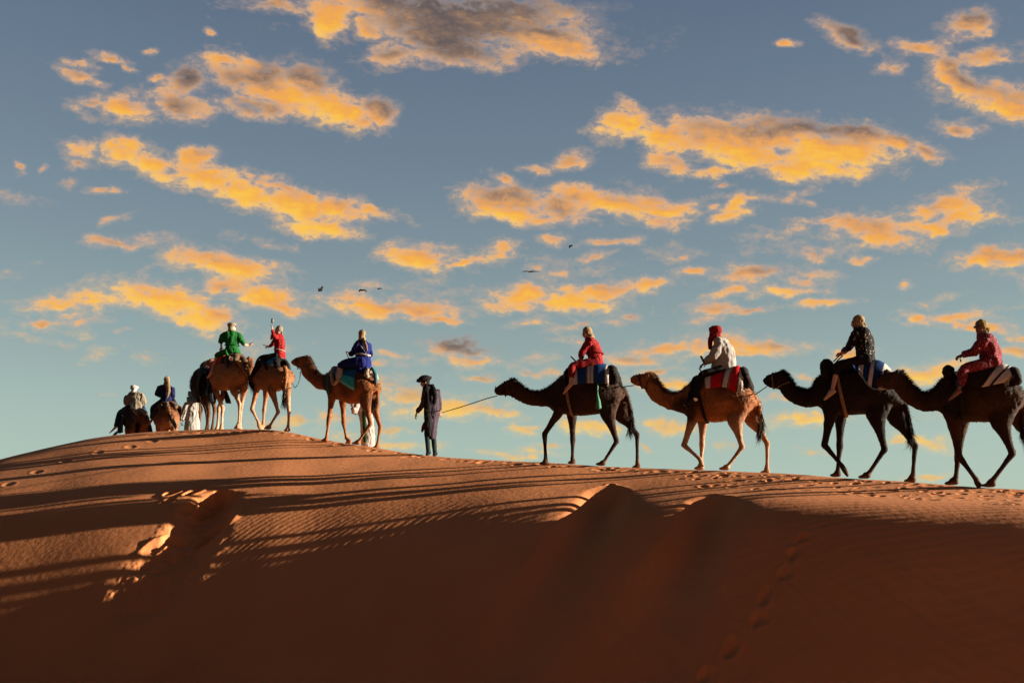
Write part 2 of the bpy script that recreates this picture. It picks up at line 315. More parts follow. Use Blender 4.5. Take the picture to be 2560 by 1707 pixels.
build_ground()

# ------------------------------------------------------------------ sky with clouds
CL = '''1050 40 310 62 5 .12|770 40 48 48 0 1|855 58 42 30 10 .9|905 118 75 28 -8 .55|1190 25 130 42 10 .45|1270 85 110 38 18 .8|1050 118 125 34 5 .18|1335 115 48 10 5 .5|650 14 90 16 5 .25|1020 70 150 50 0 .1|1000 20 120 40 0 .35
290 245 78 30 -4 .75|410 242 60 30 10 .4|440 192 60 30 -10 .35|535 138 50 22 10 .95|585 180 100 42 10 .08|640 215 115 38 22 1|705 185 72 46 25 .45|765 250 95 34 22 .95|865 258 46 30 20 .35|600 245 100 22 8 .3|830 285 28 10 0 .4|220 240 40 12 10 .3
195 342 50 24 5 .85|300 350 66 32 8 .95|375 388 76 24 20 .95|455 365 30 30 30 .7|475 410 76 27 25 .8|560 440 96 32 24 1|640 430 80 16 24 .2|665 470 110 40 20 .95|760 478 84 24 10 .75|725 520 88 20 8 .95|855 487 60 11 10 .75|190 375 30 16 20 .3
180 170 46 13 18 .5|185 146 30 9 8 .4|252 130 38 12 15 .4|278 548 84 15 2 .45|255 432 34 8 -4 .6|42 390 15 12 -20 .3|360 185 14 8 0 .4|490 72 12 7 10 .3|355 122 9 6 0 .5|170 420 18 8 0 .3|105 385 8 8 0 .3|290 155 20 8 30 .25
490 592 92 22 8 .7|560 620 86 27 8 .95|510 650 60 18 5 .6|600 682 92 22 10 .9|655 708 50 13 10 .6
150 697 82 16 -2 .8|230 690 74 20 0 .9|385 695 126 36 10 1|445 735 84 22 4 .95|485 715 60 18 10 .7|112 746 44 6 2 .4
960 592 98 32 6 .8|1062 606 62 11 -10 .7|1152 575 40 17 5 .85|1240 608 36 10 -5 .5|885 700 114 22 2 .8|955 708 100 20 5 .6|1012 735 52 9 5 .45|810 690 44 14 10 .8|1060 806 76 24 8 .22|1095 832 66 12 6 .8|1010 805 34 9 -5 .7
1150 458 84 38 10 .5|1142 404 20 12 10 .5|1172 492 66 22 5 .85|1340 448 62 24 10 .9|1305 480 60 32 0 .35|1415 470 124 27 6 .75|1525 490 74 19 -12 .8|1520 517 48 18 -5 .6|1248 508 42 14 0 .7|1302 370 40 18 -15 .5|1230 390 28 9 10 .5
1200 672 84 24 -3 .8|1285 684 92 25 3 .9|1400 670 124 20 -8 .65|1500 654 54 18 -12 .85|1218 732 42 10 -12 .8|1180 695 72 14 0 .7|1335 738 40 7 0 .45|1350 695 80 10 0 .9
1425 282 60 36 -5 1|1440 246 22 20 0 .7|1525 310 112 34 12 .85|1640 305 140 38 10 .55|1720 350 126 38 10 .9|1780 315 150 44 5 .6|1840 296 120 22 2 .12|1905 345 130 42 0 .95|1885 382 110 24 4 .95|1960 308 90 28 5 .25|2052 322 84 24 12 .65|2120 347 52 20 10 .5|1530 370 50 22 20 .6|1655 396 66 11 -3 .85|1820 390 90 20 5 .7
1692 470 34 24 -40 .85|1708 455 50 9 0 .7|1690 497 40 14 -18 .8|1640 478 14 8 0 .7|1660 428 18 7 0 .5|1982 520 98 28 2 .65|2030 540 84 24 5 .75|1955 510 60 18 0 .5|2160 476 92 24 -8 .75|2195 500 92 20 -10 .8|2130 520 66 16 5 .7|1860 578 62 12 0 .4|1975 592 22 7 0 .7|2275 590 94 20 -6 .7|2335 595 70 26 -12 .6|1900 505 60 7 0 .4
1945 88 70 22 28 .3|2230 58 60 24 -12 .35|2110 118 64 15 0 .4|2190 168 52 26 30 .5|2270 130 94 20 -10 .45|2290 222 124 28 10 .7|2220 196 70 28 20 .6|2200 292 46 16 4 .5|2330 250 46 30 10 .6|1790 100 16 7 0 .4|2040 160 30 12 0 .3
1590 622 48 10 0 .6|1745 622 90 14 -3 .45|1690 660 62 11 -16 .7|1820 668 72 11 0 .8|1875 699 76 9 -4 .8|1640 706 70 13 0 .55|1740 712 50 7 -10 .5|2055 656 20 9 10 .7|2100 720 28 11 15 .9|2190 730 84 12 0 .75|2130 698 30 6 5 .5|2250 750 62 10 0 .6|1380 590 30 7 -10 .6|1405 560 50 8 0 .4|1280 551 32 10 0 .5|1460 727 18 7 0 .3
1440 818 84 15 2 .5|1540 796 84 14 -2 .6|1640 790 94 20 -2 .75|1765 792 94 14 0 .7|1505 846 54 7 -3 .55|1720 805 60 8 0 .6|900 814 40 6 4 .6|870 834 32 5 0 .6|1245 860 44 9 0 .5|1110 870 32 7 5 .4
950 912 76 20 8 .6|1025 942 124 20 0 .85|1120 940 74 20 8 .7|1540 880 94 16 4 .8|2135 855 94 22 -5 .9|1850 962 84 18 -4 .85|1790 916 44 8 -5 .5|1362 980 60 14 0 .85|1205 990 44 12 0 .7|1535 985 54 16 5 .6|2115 1018 62 16 5 .85|1180 1040 84 9 -2 .7|2335 800 50 12 0 .6|690 962 52 10 0 .6|900 986 42 8 0 .6|920 1016 40 8 0 .7|1940 810 46 14 -5 .7|2125 1097 42 6 0 .6|1270 1024 30 6 0 .5|2055 1020 20 5 0 .5|1690 915 30 8 0 .5|780 955 40 8 5 .5'''
def sky_mesh():
    fx = np.concatenate([np.linspace(-3200, -60, 60)[:-1], np.linspace(-60, 2620, 560), np.linspace(2620, 5760, 60)[1:]])
    fy = np.concatenate([np.linspace(-3000, -50, 60)[:-1], np.linspace(-50, 1260, 330), np.linspace(1260, 1750, 20)[1:]])
    PX, PY = np.meshgrid(fx, fy)
    k = 2352 / W; x, y = PX * k, PY * k
    wx = x + 16 * fbm(x / 42, y / 30, octv=4) + 26 * fbm(x / 130 + 9, y / 90, octv=2)
    wy = y + 11 * fbm(x / 42 + 50, y / 30, octv=4) + 13 * fbm(x / 130 + 70, y / 90, octv=2)
    cov = np.full(x.shape, -1.5); num = np.zeros(x.shape); den = np.full(x.shape, 1e-9)
    for c in CL.replace('\n', '|').split('|'):
        cx, cy, rx, ry, an, tn = map(float, c.split()); an = rad(an)
        dx, dy = wx - cx, wy - cy
        u = (dx * math.cos(an) + dy * math.sin(an)) / (rx * 1.12); v = (-dx * math.sin(an) + dy * math.cos(an)) / (ry * 1.15)
        q = u * u + v * v
        dens = min(1.0, .45 + .014 * ry)
        cov = np.maximum(cov, (1 - q ** .5) * 1.25 * dens)
        tn = tn if ry >= 22 else max(tn, .42 + .2 * tn); w = np.exp(-q * 1.6); num += w * (tn + .30 * np.clip(v - .25 * u, -1, 1) * min(1, ry / 26)); den += w
    tone = num / den
    rr = np.random.default_rng(21)                    # faint scraps between the named clouds
    for _ in range(75):
        cx, cy = rr.uniform(-20, 2370), 430 + 620 * rr.uniform(0, 1) ** .7; rx = rr.uniform(10, 46) * (1.1 - .5 * (cy < 300)); ry = rx * rr.uniform(.14, .3); an = rr.normal(0, .2)
        dx, dy = wx - cx, wy - cy
        q = ((dx * math.cos(an) + dy * math.sin(an)) / rx) ** 2 + ((-dx * math.sin(an) + dy * math.cos(an)) / ry) ** 2
        k_ = (1 - q ** .5) * rr.uniform(.18, .42); m_ = k_ > cov
        cov = np.where(m_, k_, cov); tone = np.where((q < 4) & (den < .05), .55, tone)
    # the unseen sky outside the frame carries a loose scatter of the same cloud
    out = sstep(-250, -60, -60 - 0 * x) * 0
    rim = 60 * k
    outside = (x < -rim) | (x > 2352 + rim) | (y < -rim * 1.2)
    ext = fbm(x / 260, y / 120, octv=4) * 2.2 - .75
    cov = np.where(outside, np.minimum(ext, .9), cov); tone = np.where(outside, .65, tone)
    # billows drawn out along the wind; the low sun lights the lower left of each
    u, v = x + .45 * y, y - .10 * x
    wob = 10 * fbm(x / 60 + 5, y / 60, octv=2)
    def nb(a, b): return .75 * fbm((a + wob) / 46, b / 21, octv=6, gain=.6) + .25 * (1 - 2.4 * np.abs(fbm(a / 34 + 31, b / 17 + wob / 30, octv=4)))
    n0 = nb(u, v); n1 = nb(u - 10, v + 8)
    big0, big1 = fbm(x / 120 + 3, y / 60 + 8, octv=3), fbm((x - 22) / 120 + 3, (y + 18) / 60 + 8, octv=3)
    relief = np.clip((n0 - n1) * 1.1 + (big0 - big1) * 1.3, -1, 1)
    vert = np.clip((wy - np.gradient(wy, axis=0) * 0 - y) * 0, 0, 0)
    body = cov
    cov = cov + .72 * n0 + .26 * big0 + .0
    shade_ = sstep(.15, .75, body + .3 * big0)
    tone = tone + .22 * relief + .10 * big0 - .10 * shade_ * (tone < .75)
    d = np.stack([(PX - W / 2) / F, CP + (PY - HH / 2) / F * SP, SP - (PY - HH / 2) / F * CP], -1)
    d /= np.linalg.norm(d, axis=-1, keepdims=True)
    P = d * 6000.0; P[..., 2] += EYE
    return grid_mesh('sky', P, attrs={'cov': cov, 'tone': tone})
def sky_material():
    m = bpy.data.materials.new('sky_and_cloud'); m.use_nodes = True; nt = m.node_tree; N, L = nt.nodes, nt.links
    N.clear()
    out = N.new('ShaderNodeOutputMaterial'); em = N.new('ShaderNodeEmission'); L.new(em.outputs[0], out.inputs[0])
    geo = N.new('ShaderNodeNewGeometry')
    sub = N.new('ShaderNodeVectorMath'); sub.operation = 'SUBTRACT'; sub.inputs[1].default_value = (0, 0, EYE)
    L.new(geo.outputs['Position'], sub.inputs[0])
    nr = N.new('ShaderNodeVectorMath'); nr.operation = 'NORMALIZE'; L.new(sub.outputs[0], nr.inputs[0])
    g = N.new('ShaderNodeGroup'); g.node_tree = GR; L.new(nr.outputs[0], g.inputs[0])
    mp = N.new('ShaderNodeMapping'); mp.inputs['Scale'].default_value = (100, 100, 175); L.new(nr.outputs[0], mp.inputs[0])
    n1 = N.new('ShaderNodeTexNoise'); n1.inputs['Scale'].default_value = 1; n1.inputs['Detail'].default_value = 7; n1.inputs['Roughness'].default_value = .66; n1.inputs['Distortion'].default_value = .9
    L.new(mp.outputs[0], n1.inputs['Vector'])
    ca = N.new('ShaderNodeAttribute'); ca.attribute_name = 'cov'
    ta = N.new('ShaderNodeAttribute'); ta.attribute_name = 'tone'
    def math_(op, a, b=None, c=None):
        n = N.new('ShaderNodeMath'); n.operation = op
        for i, v in enumerate((a, b, c)):
            if v is None: continue
            if isinstance(v, (int, float)): n.inputs[i].default_value = v
            else: L.new(v, n.inputs[i])
        return n.outputs[0]
    nz = math_('SUBTRACT', n1.outputs[0], .5)
    cv = math_('MULTIPLY_ADD', nz, 1.25, ca.outputs['Fac'])
    mr = N.new('ShaderNodeMapRange'); mr.interpolation_type = 'SMOOTHSTEP'; L.new(cv, mr.inputs[0]); mr.inputs[1].default_value = -.08; mr.inputs[2].default_value = .60
    veil = N.new('ShaderNodeMapRange'); veil.interpolation_type = 'SMOOTHSTEP'; L.new(cv, veil.inputs[0]); veil.inputs[1].default_value = -.42; veil.inputs[2].default_value = .35; veil.inputs[4].default_value = .32
    al = math_('MAXIMUM', mr.outputs[0], veil.outputs[0])
    core = N.new('ShaderNodeMapRange'); L.new(cv, core.inputs[0]); core.inputs[1].default_value = .18; core.inputs[2].default_value = .85
    tn = math_('MULTIPLY', math_('ADD', ta.outputs['Fac'], math_('MULTIPLY', nz, .5)), .92)
    k = 2 ** -EXPO
    def ramp(st):
        r = N.new('ShaderNodeValToRGB'); e = r.color_ramp.elements
        for i, (p, c) in enumerate(st):
            q = e[i] if i < 2 else e.new(p)
            q.position = p; cc = lin(*c); q.color = (cc[0] * k, cc[1] * k, cc[2] * k, 1)
        return r
    rc = ramp([(0.0, (104, 92, 90)), (.2, (140, 114, 98)), (.4, (200, 150, 106)), (.58, (238, 166, 92)), (.78, (248, 176, 72)), (1.0, (254, 198, 76))])
    re = ramp([(0.0, (168, 152, 146)), (.4, (220, 180, 150)), (1.0, (244, 196, 140))])
    L.new(tn, rc.inputs[0]); L.new(tn, re.inputs[0])
    m1 = N.new('ShaderNodeMix'); m1.data_type = 'RGBA'; L.new(core.outputs[0], m1.inputs[0]); L.new(re.outputs[0], m1.inputs[6]); L.new(rc.outputs[0], m1.inputs[7])
    # low clouds are paler and yellower
    sp = N.new('ShaderNodeSeparateXYZ'); L.new(nr.outputs[0], sp.inputs[0])
    lo = N.new('ShaderNodeMapRange'); L.new(sp.outputs[2], lo.inputs[0]); lo.inputs[1].default_value = .22; lo.inputs[2].default_value = .12; lo.inputs[3].default_value = 0; lo.inputs[4].default_value = .6
    m2 = N.new('ShaderNodeMix'); m2.data_type = 'RGBA'; L.new(lo.outputs[0], m2.inputs[0]); L.new(m1.outputs[2], m2.inputs[6])
    ry = ramp([(0.1, (176, 168, 132)), (.55, (228, 202, 134)), (1.0, (246, 214, 118))]); L.new(tn, ry.inputs[0]); L.new(ry.outputs[0], m2.inputs[7])
    m3 = N.new('ShaderNodeMix'); m3.data_type = 'RGBA'
    L.new(math_('MULTIPLY', al, .96), m3.inputs[0]); L.new(g.outputs[0], m3.inputs[6]); L.new(m2.outputs[2], m3.inputs[7])
    L.new(m3.outputs[2], em.inputs[0])
    return m
sk = new_obj('sky', sky_mesh(), mat=sky_material()); sk['kind'] = 'structure'

# ------------------------------------------------------------------ builders for animals, people and tack
EYEV = Vector((0, 0, EYE))
def ZC(x0, y0, sc):
    return lambda zx, zy: (x0 + zx / sc, y0 + zy / sc)
Z2, Z3, Z4, Z5 = ZC(700, 800, 4.48), ZC(1200, 780, 3.734), ZC(1550, 780, 3.734), ZC(1880, 760, 3.266)
Z6, Z7 = ZC(480, 780, 5.058), ZC(260, 930, 9.8)
class View:
    """a standing plane in the scene: points of the photograph are carried onto it, off metres to its near side"""
    def __init__(s, conv, bx, D, yaw=0.0, lat=None):
        s.conv = conv; px, py = conv(bx, 0); r = ray(px, 1140)
        if D is None: D = float(np.interp(r[0] / r[1], _tt, T_YC)) + .25
        r = r / r[1] * D
        s.yaw = rad(yaw); s.B = Vector(r); s.h = Vector((-math.cos(s.yaw), math.sin(s.yaw), 0)); s.n = Vector((-math.sin(s.yaw), -math.cos(s.yaw), 0))
        if lat is None: s.lat = s.n; s.fwd = s.h
        else: a = rad(lat); s.lat = Vector((-math.sin(a), -math.cos(a), 0)); s.fwd = Vector((-math.cos(a), math.sin(a), 0))
        s.base = Vector((s.B.x, s.B.y, 0)); s.base.z = gz(s.B.x, s.B.y)
        s.up = Vector((0, 0, 1))
    def P(s, zx, zy, off=0.0):
        px, py = s.conv(zx, zy); r = Vector(ray(px, py))
        k = (s.B.dot(s.n) + off) / r.dot(s.n)
        return r * k + EYEV
def cr(pts, k):
    """Catmull-Rom resampling of a list of rows"""
    p = np.array(pts, float)
    if len(p) < 3 or k <= 1: return p
    q = np.vstack([2 * p[0] - p[1], p, 2 * p[-1] - p[-2]]); out = []
    for i in range(1, len(q) - 2):
        a, b, c, d = q[i - 1], q[i], q[i + 1], q[i + 2]
        for j in range(k):
            t = j / k
            out.append(0.5 * (2 * b + (c - a) * t + (2 * a - 5 * b + 4 * c - d) * t * t + (3 * b - a - 3 * c + d) * t ** 3))
    out.append(p[-1]); return np.array(out)
class Geo:
    def __init__(s): s.v = []; s.f = []
    def loft(s, secs, k=3, n=14, cap=.5, smooth=True):
        """secs: (centre, half axis a, half axis b)"""
        arr = cr([list(c) + list(a) + list(b) for c, a, b in secs], k)
        base = len(s.v); m = len(arr)
        for r in arr:
            c, a, b = Vector(r[:3]), Vector(r[3:6]), Vector(r[6:9])
            for i in range(n):
                t = 2 * math.pi * i / n
                s.v.append(c + a * math.cos(t) + b * math.sin(t))
        for j in range(m - 1):
            for i in range(n):
                i2 = (i + 1) % n
                s.f.append((base + j * n + i, base + j * n + i2, base + (j + 1) * n + i2, base + (j + 1) * n + i))
        for e, o in ((0, 1), (m - 1, m - 2)):
            c = Vector(arr[e][:3]); d = c - Vector(arr[o][:3])
            ra = (Vector(arr[e][3:6]).length + Vector(arr[e][6:9]).length) / 2
            if d.length > 1e-6: d = d.normalized() * ra * cap
            # a smaller ring then a tip: a rounded end
            r2 = len(s.v)
            for i in range(n):
                t = 2 * math.pi * i / n
                s.v.append(c + d * .7 + (Vector(arr[e][3:6]) * math.cos(t) + Vector(arr[e][6:9]) * math.sin(t)) * .7)
            s.v.append(c + d); tip = len(s.v) - 1
            for i in range(n):
                i2 = (i + 1) % n; A, B = base + e * n + i, base + e * n + i2
                if e == 0: s.f.append((B, A, r2 + i, r2 + i2)); s.f.append((r2 + i2, r2 + i, tip))
                else: s.f.append((A, B, r2 + i2, r2 + i)); s.f.append((r2 + i, r2 + i2, tip))
    def tube(s, pts, rr, lat=None, flat=1.0, k=3, n=10, cap=.6):
        pts = [Vector(p) for p in pts]
        if isinstance(rr, (int, float)): rr = [rr] * len(pts)
        arr = cr([list(p) + [r] for p, r in zip(pts, rr)], k); secs = []
        for i, r in enumerate(arr):
            p0 = Vector(arr[max(0, i - 1)][:3]); p1 = Vector(arr[min(len(arr) - 1, i + 1)][:3]); t = (p1 - p0)
            t = t.normalized() if t.length > 1e-9 else Vector((0, 0, 1))
            L = Vector(lat) if lat is not None else (Vector((0, 0, 1)) if abs(t.z) < .9 else Vector((1, 0, 0)))
            a = L.cross(t)
            if a.length < 1e-4: a = Vector((.3, .5, .8)).cross(t)
            a.normalize(); b = t.cross(a).normalized()
            secs.append((Vector(r[:3]), a * r[3], b * r[3] * flat))
        s.loft(secs, k=1, n=n, cap=cap)
    def ball(s, c, a, b, d):
        """ellipsoid: centre and three half-axis vectors"""
        c, a, b, d = Vector(c), Vector(a), Vector(b), Vector(d)
        secs = []
        for t in np.linspace(-.97, .97, 9):
            r = math.sqrt(1 - t * t); secs.append((c + d * t, a * r, b * r))
        s.loft(secs, k=1, n=14, cap=.25)
def raw_mesh(name, g, origin):
    me = bpy.data.meshes.new(name); me.from_pydata([tuple(v - origin) for v in g.v], [], g.f); me.update(); return me
def remeshed(name, g, origin, voxel, smooth=3, fac=.5):
    me = raw_mesh(name, g, origin); o = bpy.data.objects.new('tmp', me); COL.objects.link(o)
    m = o.modifiers.new('r', 'REMESH'); m.mode = 'VOXEL'; m.voxel_size = voxel
    if smooth: q = o.modifiers.new('s', 'SMOOTH'); q.iterations = smooth; q.factor = fac
    dg = bpy.context.evaluated_depsgraph_get(); ev = o.evaluated_get(dg)
    out = bpy.data.meshes.new_from_object(ev, depsgraph=dg); out.name = name
    bpy.data.objects.remove(o); bpy.data.meshes.remove(me)
    return out
def get_co(me):
    a = np.empty(len(me.vertices) * 3, np.float32); me.vertices.foreach_get('co', a); return a.reshape(-1, 3).astype(float)
def set_co(me, co):
    me.vertices.foreach_set('co', co.reshape(-1).astype(np.float32)); me.update()
def get_no(me):
    a = np.empty(len(me.vertices) * 3, np.float32); me.vertices.foreach_get('normal', a); return a.reshape(-1, 3).astype(float)
def shade(me):
    me.polygons.foreach_set('use_smooth', np.ones(len(me.polygons), bool)); me.update(); return me
def wrinkle(me, amp, fx, fz, seed=0.0):
    co, no = get_co(me), get_no(me)
    d = amp * fbm(co[:, 0] * fx + seed, co[:, 1] * fx + seed * 1.7, co[:, 2] * fz + seed * .3, octv=3)
    r = 1 - np.abs(fbm(co[:, 0] * fx * .7 + seed + 40, co[:, 1] * fx * .7 + co[:, 2] * fx * .5, co[:, 2] * fz * .8 + seed, octv=2))
    set_co(me, co + no * (d + amp * .9 * (r - .8))[:, None]); return me
def hair_mesh(name, pts, dirs, lens, wid, origin):
    """thin tapered blades of hair"""
    n = len(pts); pts = np.asarray(pts); dirs = np.asarray(dirs); lens = np.asarray(lens)
    sd = np.cross(dirs, RNG.normal(size=(n, 3))); sd /= np.linalg.norm(sd, axis=1, keepdims=True) + 1e-9
    bend = RNG.normal(size=(n, 3)) * .25; bend[:, 2] -= .25
    a = pts - sd * wid; b = pts + sd * wid
    m1 = pts + dirs * lens[:, None] * .55 + sd * wid * .6; m0 = pts + dirs * lens[:, None] * .55 - sd * wid * .6
    c = pts + (dirs + bend) * lens[:, None]
    V = np.stack([a, b, m1, m0, c], 1).reshape(-1, 3) - np.array(origin)
    Fs = []
    for i in range(n):
        k = 5 * i; Fs.append((k, k + 1, k + 2, k + 3)); Fs.append((k + 3, k + 2, k + 4))
    me = bpy.data.meshes.new(name); me.from_pydata(V.tolist(), [], Fs); me.update(); return me

# ------------------------------------------------------------------ materials
MATS = {}
def cloth(name, rgb, spots=None, rough=.9, var=.35, sheen=.0):
    if name in MATS: return MATS[name]
    rgb = tuple(c * .66 for c in rgb)
    m, nt, bs = mat_new(name); N, L = nt.nodes, nt.links
    tc = N.new('ShaderNodeTexCoord')
    n = N.new('ShaderNodeTexNoise'); n.inputs['Scale'].default_value = 14; n.inputs['Detail'].default_value = 5
    L.new(tc.outputs['Object'], n.inputs['Vector'])
    r = N.new('ShaderNodeValToRGB'); L.new(n.outputs[0], r.inputs[0])
    r.color_ramp.elements[0].position = .3; r.color_ramp.elements[1].position = .7
    r.color_ramp.elements[0].color = tuple(c * (1 - var) for c in rgb[:3]) + (1,)
    r.color_ramp.elements[1].color = tuple(min(.9, c * (1 + var * .5)) for c in rgb[:3]) + (1,)
    out = r.outputs[0]
    if spots:
        v = N.new('ShaderNodeTexVoronoi'); v.inputs['Scale'].default_value = spots[1]; L.new(tc.outputs['Object'], v.inputs['Vector'])
        lt = N.new('ShaderNodeMath'); lt.operation = 'LESS_THAN'; lt.inputs[1].default_value = spots[2]; L.new(v.outputs['Distance'], lt.inputs[0])
        mx = N.new('ShaderNodeMix'); mx.data_type = 'RGBA'; L.new(lt.outputs[0], mx.inputs[0]); L.new(out, mx.inputs[6]); mx.inputs[7].default_value = spots[0] + (1,)
        out = mx.outputs[2]
    L.new(out, bs.inputs['Base Color']); bs.inputs['Roughness'].default_value = rough; bs.inputs['Specular IOR Level'].default_value = .2
    w = N.new('ShaderNodeTexNoise'); w.inputs['Scale'].default_value = 90; w.inputs['Detail'].default_value = 3; L.new(tc.outputs['Object'], w.inputs['Vector'])
    b = N.new('ShaderNodeBump'); b.inputs['Strength'].default_value = .4; b.inputs['Distance'].default_value = .006
    L.new(w.outputs[0], b.inputs['Height']); L.new(b.outputs[0], bs.inputs['Normal'])
    MATS[name] = m; return m
def striped(name, stops, axis='s'):
    """woven blanket: stripes follow the cloth's own s coordinate"""
    m, nt, bs = mat_new(name); N, L = nt.nodes, nt.links
    at = N.new('ShaderNodeAttribute'); at.attribute_name = axis
    tc = N.new('ShaderNodeTexCoord')
    n = N.new('ShaderNodeTexNoise'); n.inputs['Scale'].default_value = 30; n.inputs['Detail'].default_value = 4; L.new(tc.outputs['Object'], n.inputs['Vector'])
    ma = N.new('ShaderNodeMath'); ma.operation = 'MULTIPLY_ADD'; ma.inputs[1].default_value = .012; L.new(n.outputs[0], ma.inputs[0]); L.new(at.outputs['Fac'], ma.inputs[2])
    r = N.new('ShaderNodeValToRGB'); r.color_ramp.interpolation = 'CONSTANT'; L.new(ma.outputs[0], r.inputs[0])
    e = r.color_ramp.elements
    for i, (p, c) in enumerate(stops):
        q = e[i] if i < 2 else e.new(p)
        q.position = p; q.color = tuple(c) + (1,)
    mx = N.new('ShaderNodeMix'); mx.data_type = 'RGBA'; mx.blend_type = 'MULTIPLY'; mx.inputs[0].default_value = .5
    L.new(r.outputs[0], mx.inputs[6])
    r2 = N.new('ShaderNodeValToRGB'); r2.color_ramp.elements[0].color = (.45, .42, .4, 1); r2.color_ramp.elements[0].position = .3; r2.color_ramp.elements[1].position = .6
    L.new(n.outputs[0], r2.inputs[0]); L.new(r2.outputs[0], mx.inputs[7]); L.new(mx.outputs[2], bs.inputs['Base Color'])
    bs.inputs['Roughness'].default_value = .95; bs.inputs['Specular IOR Level'].default_value = .1
    b = N.new('ShaderNodeBump'); b.inputs['Strength'].default_value = .5; b.inputs['Distance'].default_value = .008; L.new(n.outputs[0], b.inputs['Height']); L.new(b.outputs[0], bs.inputs['Normal'])
    return m
def coat(name):
    """camel coat: colour from the animal's own markings (attribute), broken up by fine noise"""
    m, nt, bs = mat_new(name); N, L = nt.nodes, nt.links
    at = N.new('ShaderNodeAttribute'); at.attribute_name = 'marking'
    tc = N.new('ShaderNodeTexCoord')
    n = N.new('ShaderNodeTexNoise'); n.inputs['Scale'].default_value = 22; n.inputs['Detail'].default_value = 6; n.inputs['Roughness'].default_value = .7
    mp = N.new('ShaderNodeMapping'); mp.inputs['Scale'].default_value = (1, 1, .45); L.new(tc.outputs['Object'], mp.inputs[0]); L.new(mp.outputs[0], n.inputs['Vector'])
    mx = N.new('ShaderNodeMix'); mx.data_type = 'RGBA'; mx.blend_type = 'MULTIPLY'; mx.inputs[0].default_value = .75
    r = N.new('ShaderNodeValToRGB'); r.color_ramp.elements[0].position = .3; r.color_ramp.elements[1].position = .68
    r.color_ramp.elements[0].color = (.35, .32, .3, 1); r.color_ramp.elements[1].color = (1.3, 1.25, 1.2, 1); L.new(n.outputs[0], r.inputs[0])
    L.new(at.outputs['Color'], mx.inputs[6]); L.new(r.outputs[0], mx.inputs[7]); L.new(mx.outputs[2], bs.inputs['Base Color'])
    bs.inputs['Roughness'].default_value = .85; bs.inputs['Specular IOR Level'].default_value = .2
    b = N.new('ShaderNodeBump'); b.inputs['Strength'].default_value = .8; b.inputs['Distance'].default_value = .012; L.new(n.outputs[0], b.inputs['Height']); L.new(b.outputs[0], bs.inputs['Normal'])
    return m
COAT = coat('camel_coat')
def plain(name, rgb, rough=.6, metal=0.0):
    if name in MATS: return MATS[name]
    m, nt, bs = mat_new(name); N, L = nt.nodes, nt.links
    tc = N.new('ShaderNodeTexCoord'); n = N.new('ShaderNodeTexNoise'); n.inputs['Scale'].default_value = 40; L.new(tc.outputs['Object'], n.inputs['Vector'])
    r = N.new('ShaderNodeValToRGB'); r.color_ramp.elements[0].color = tuple(c * .7 for c in rgb) + (1,); r.color_ramp.elements[1].color = tuple(min(1, c * 1.2) for c in rgb) + (1,)
    L.new(n.outputs[0], r.inputs[0]); L.new(r.outputs[0], bs.inputs['Base Color']); bs.inputs['Roughness'].default_value = rough; bs.inputs['Metallic'].default_value = metal
    MATS[name] = m; return m
SKIN = plain('skin', (.33, .16, .095), .55)
SKIN_PALE = plain('pale_skin', (.50, .27, .18), .55)
SKIN_DARK = plain('brown_skin', (.14, .06, .032), .55)
EYE_M = plain('dark_eye', (.008, .006, .005), .15)
LENS_M = plain('dark_lens', (.006, .007, .01), .12)
METAL = plain('worn_steel', (.18, .17, .16), .4, .9)
BLACKC = cloth('black_cloth', (.010, .009, .010))
def thing(name, loc, label, cat, group=None):
    o = bpy.data.objects.new(name, None); o.empty_display_size = .2; o.location = loc; COL.objects.link(o)
    tag(o, label, cat, group); return o
def tag(o, label, cat, group=None):
    o['label'] = label; o['category'] = cat
    if group: o['group'] = group
def part(name, me, root, mat):
    """mesh already given relative to the thing's base"""
    o = new_obj(name, shade(me), root, mat); return o
def solo(name, g, mat, label, cat, group=None, voxel=None, smooth=2):
    org = Vector(g.v[0]); me = remeshed(name, g, org, voxel, smooth) if voxel else raw_mesh(name, g, org)
    o = new_obj(name, shade(me), None, mat); o.location = org; tag(o, label, cat, group); return o

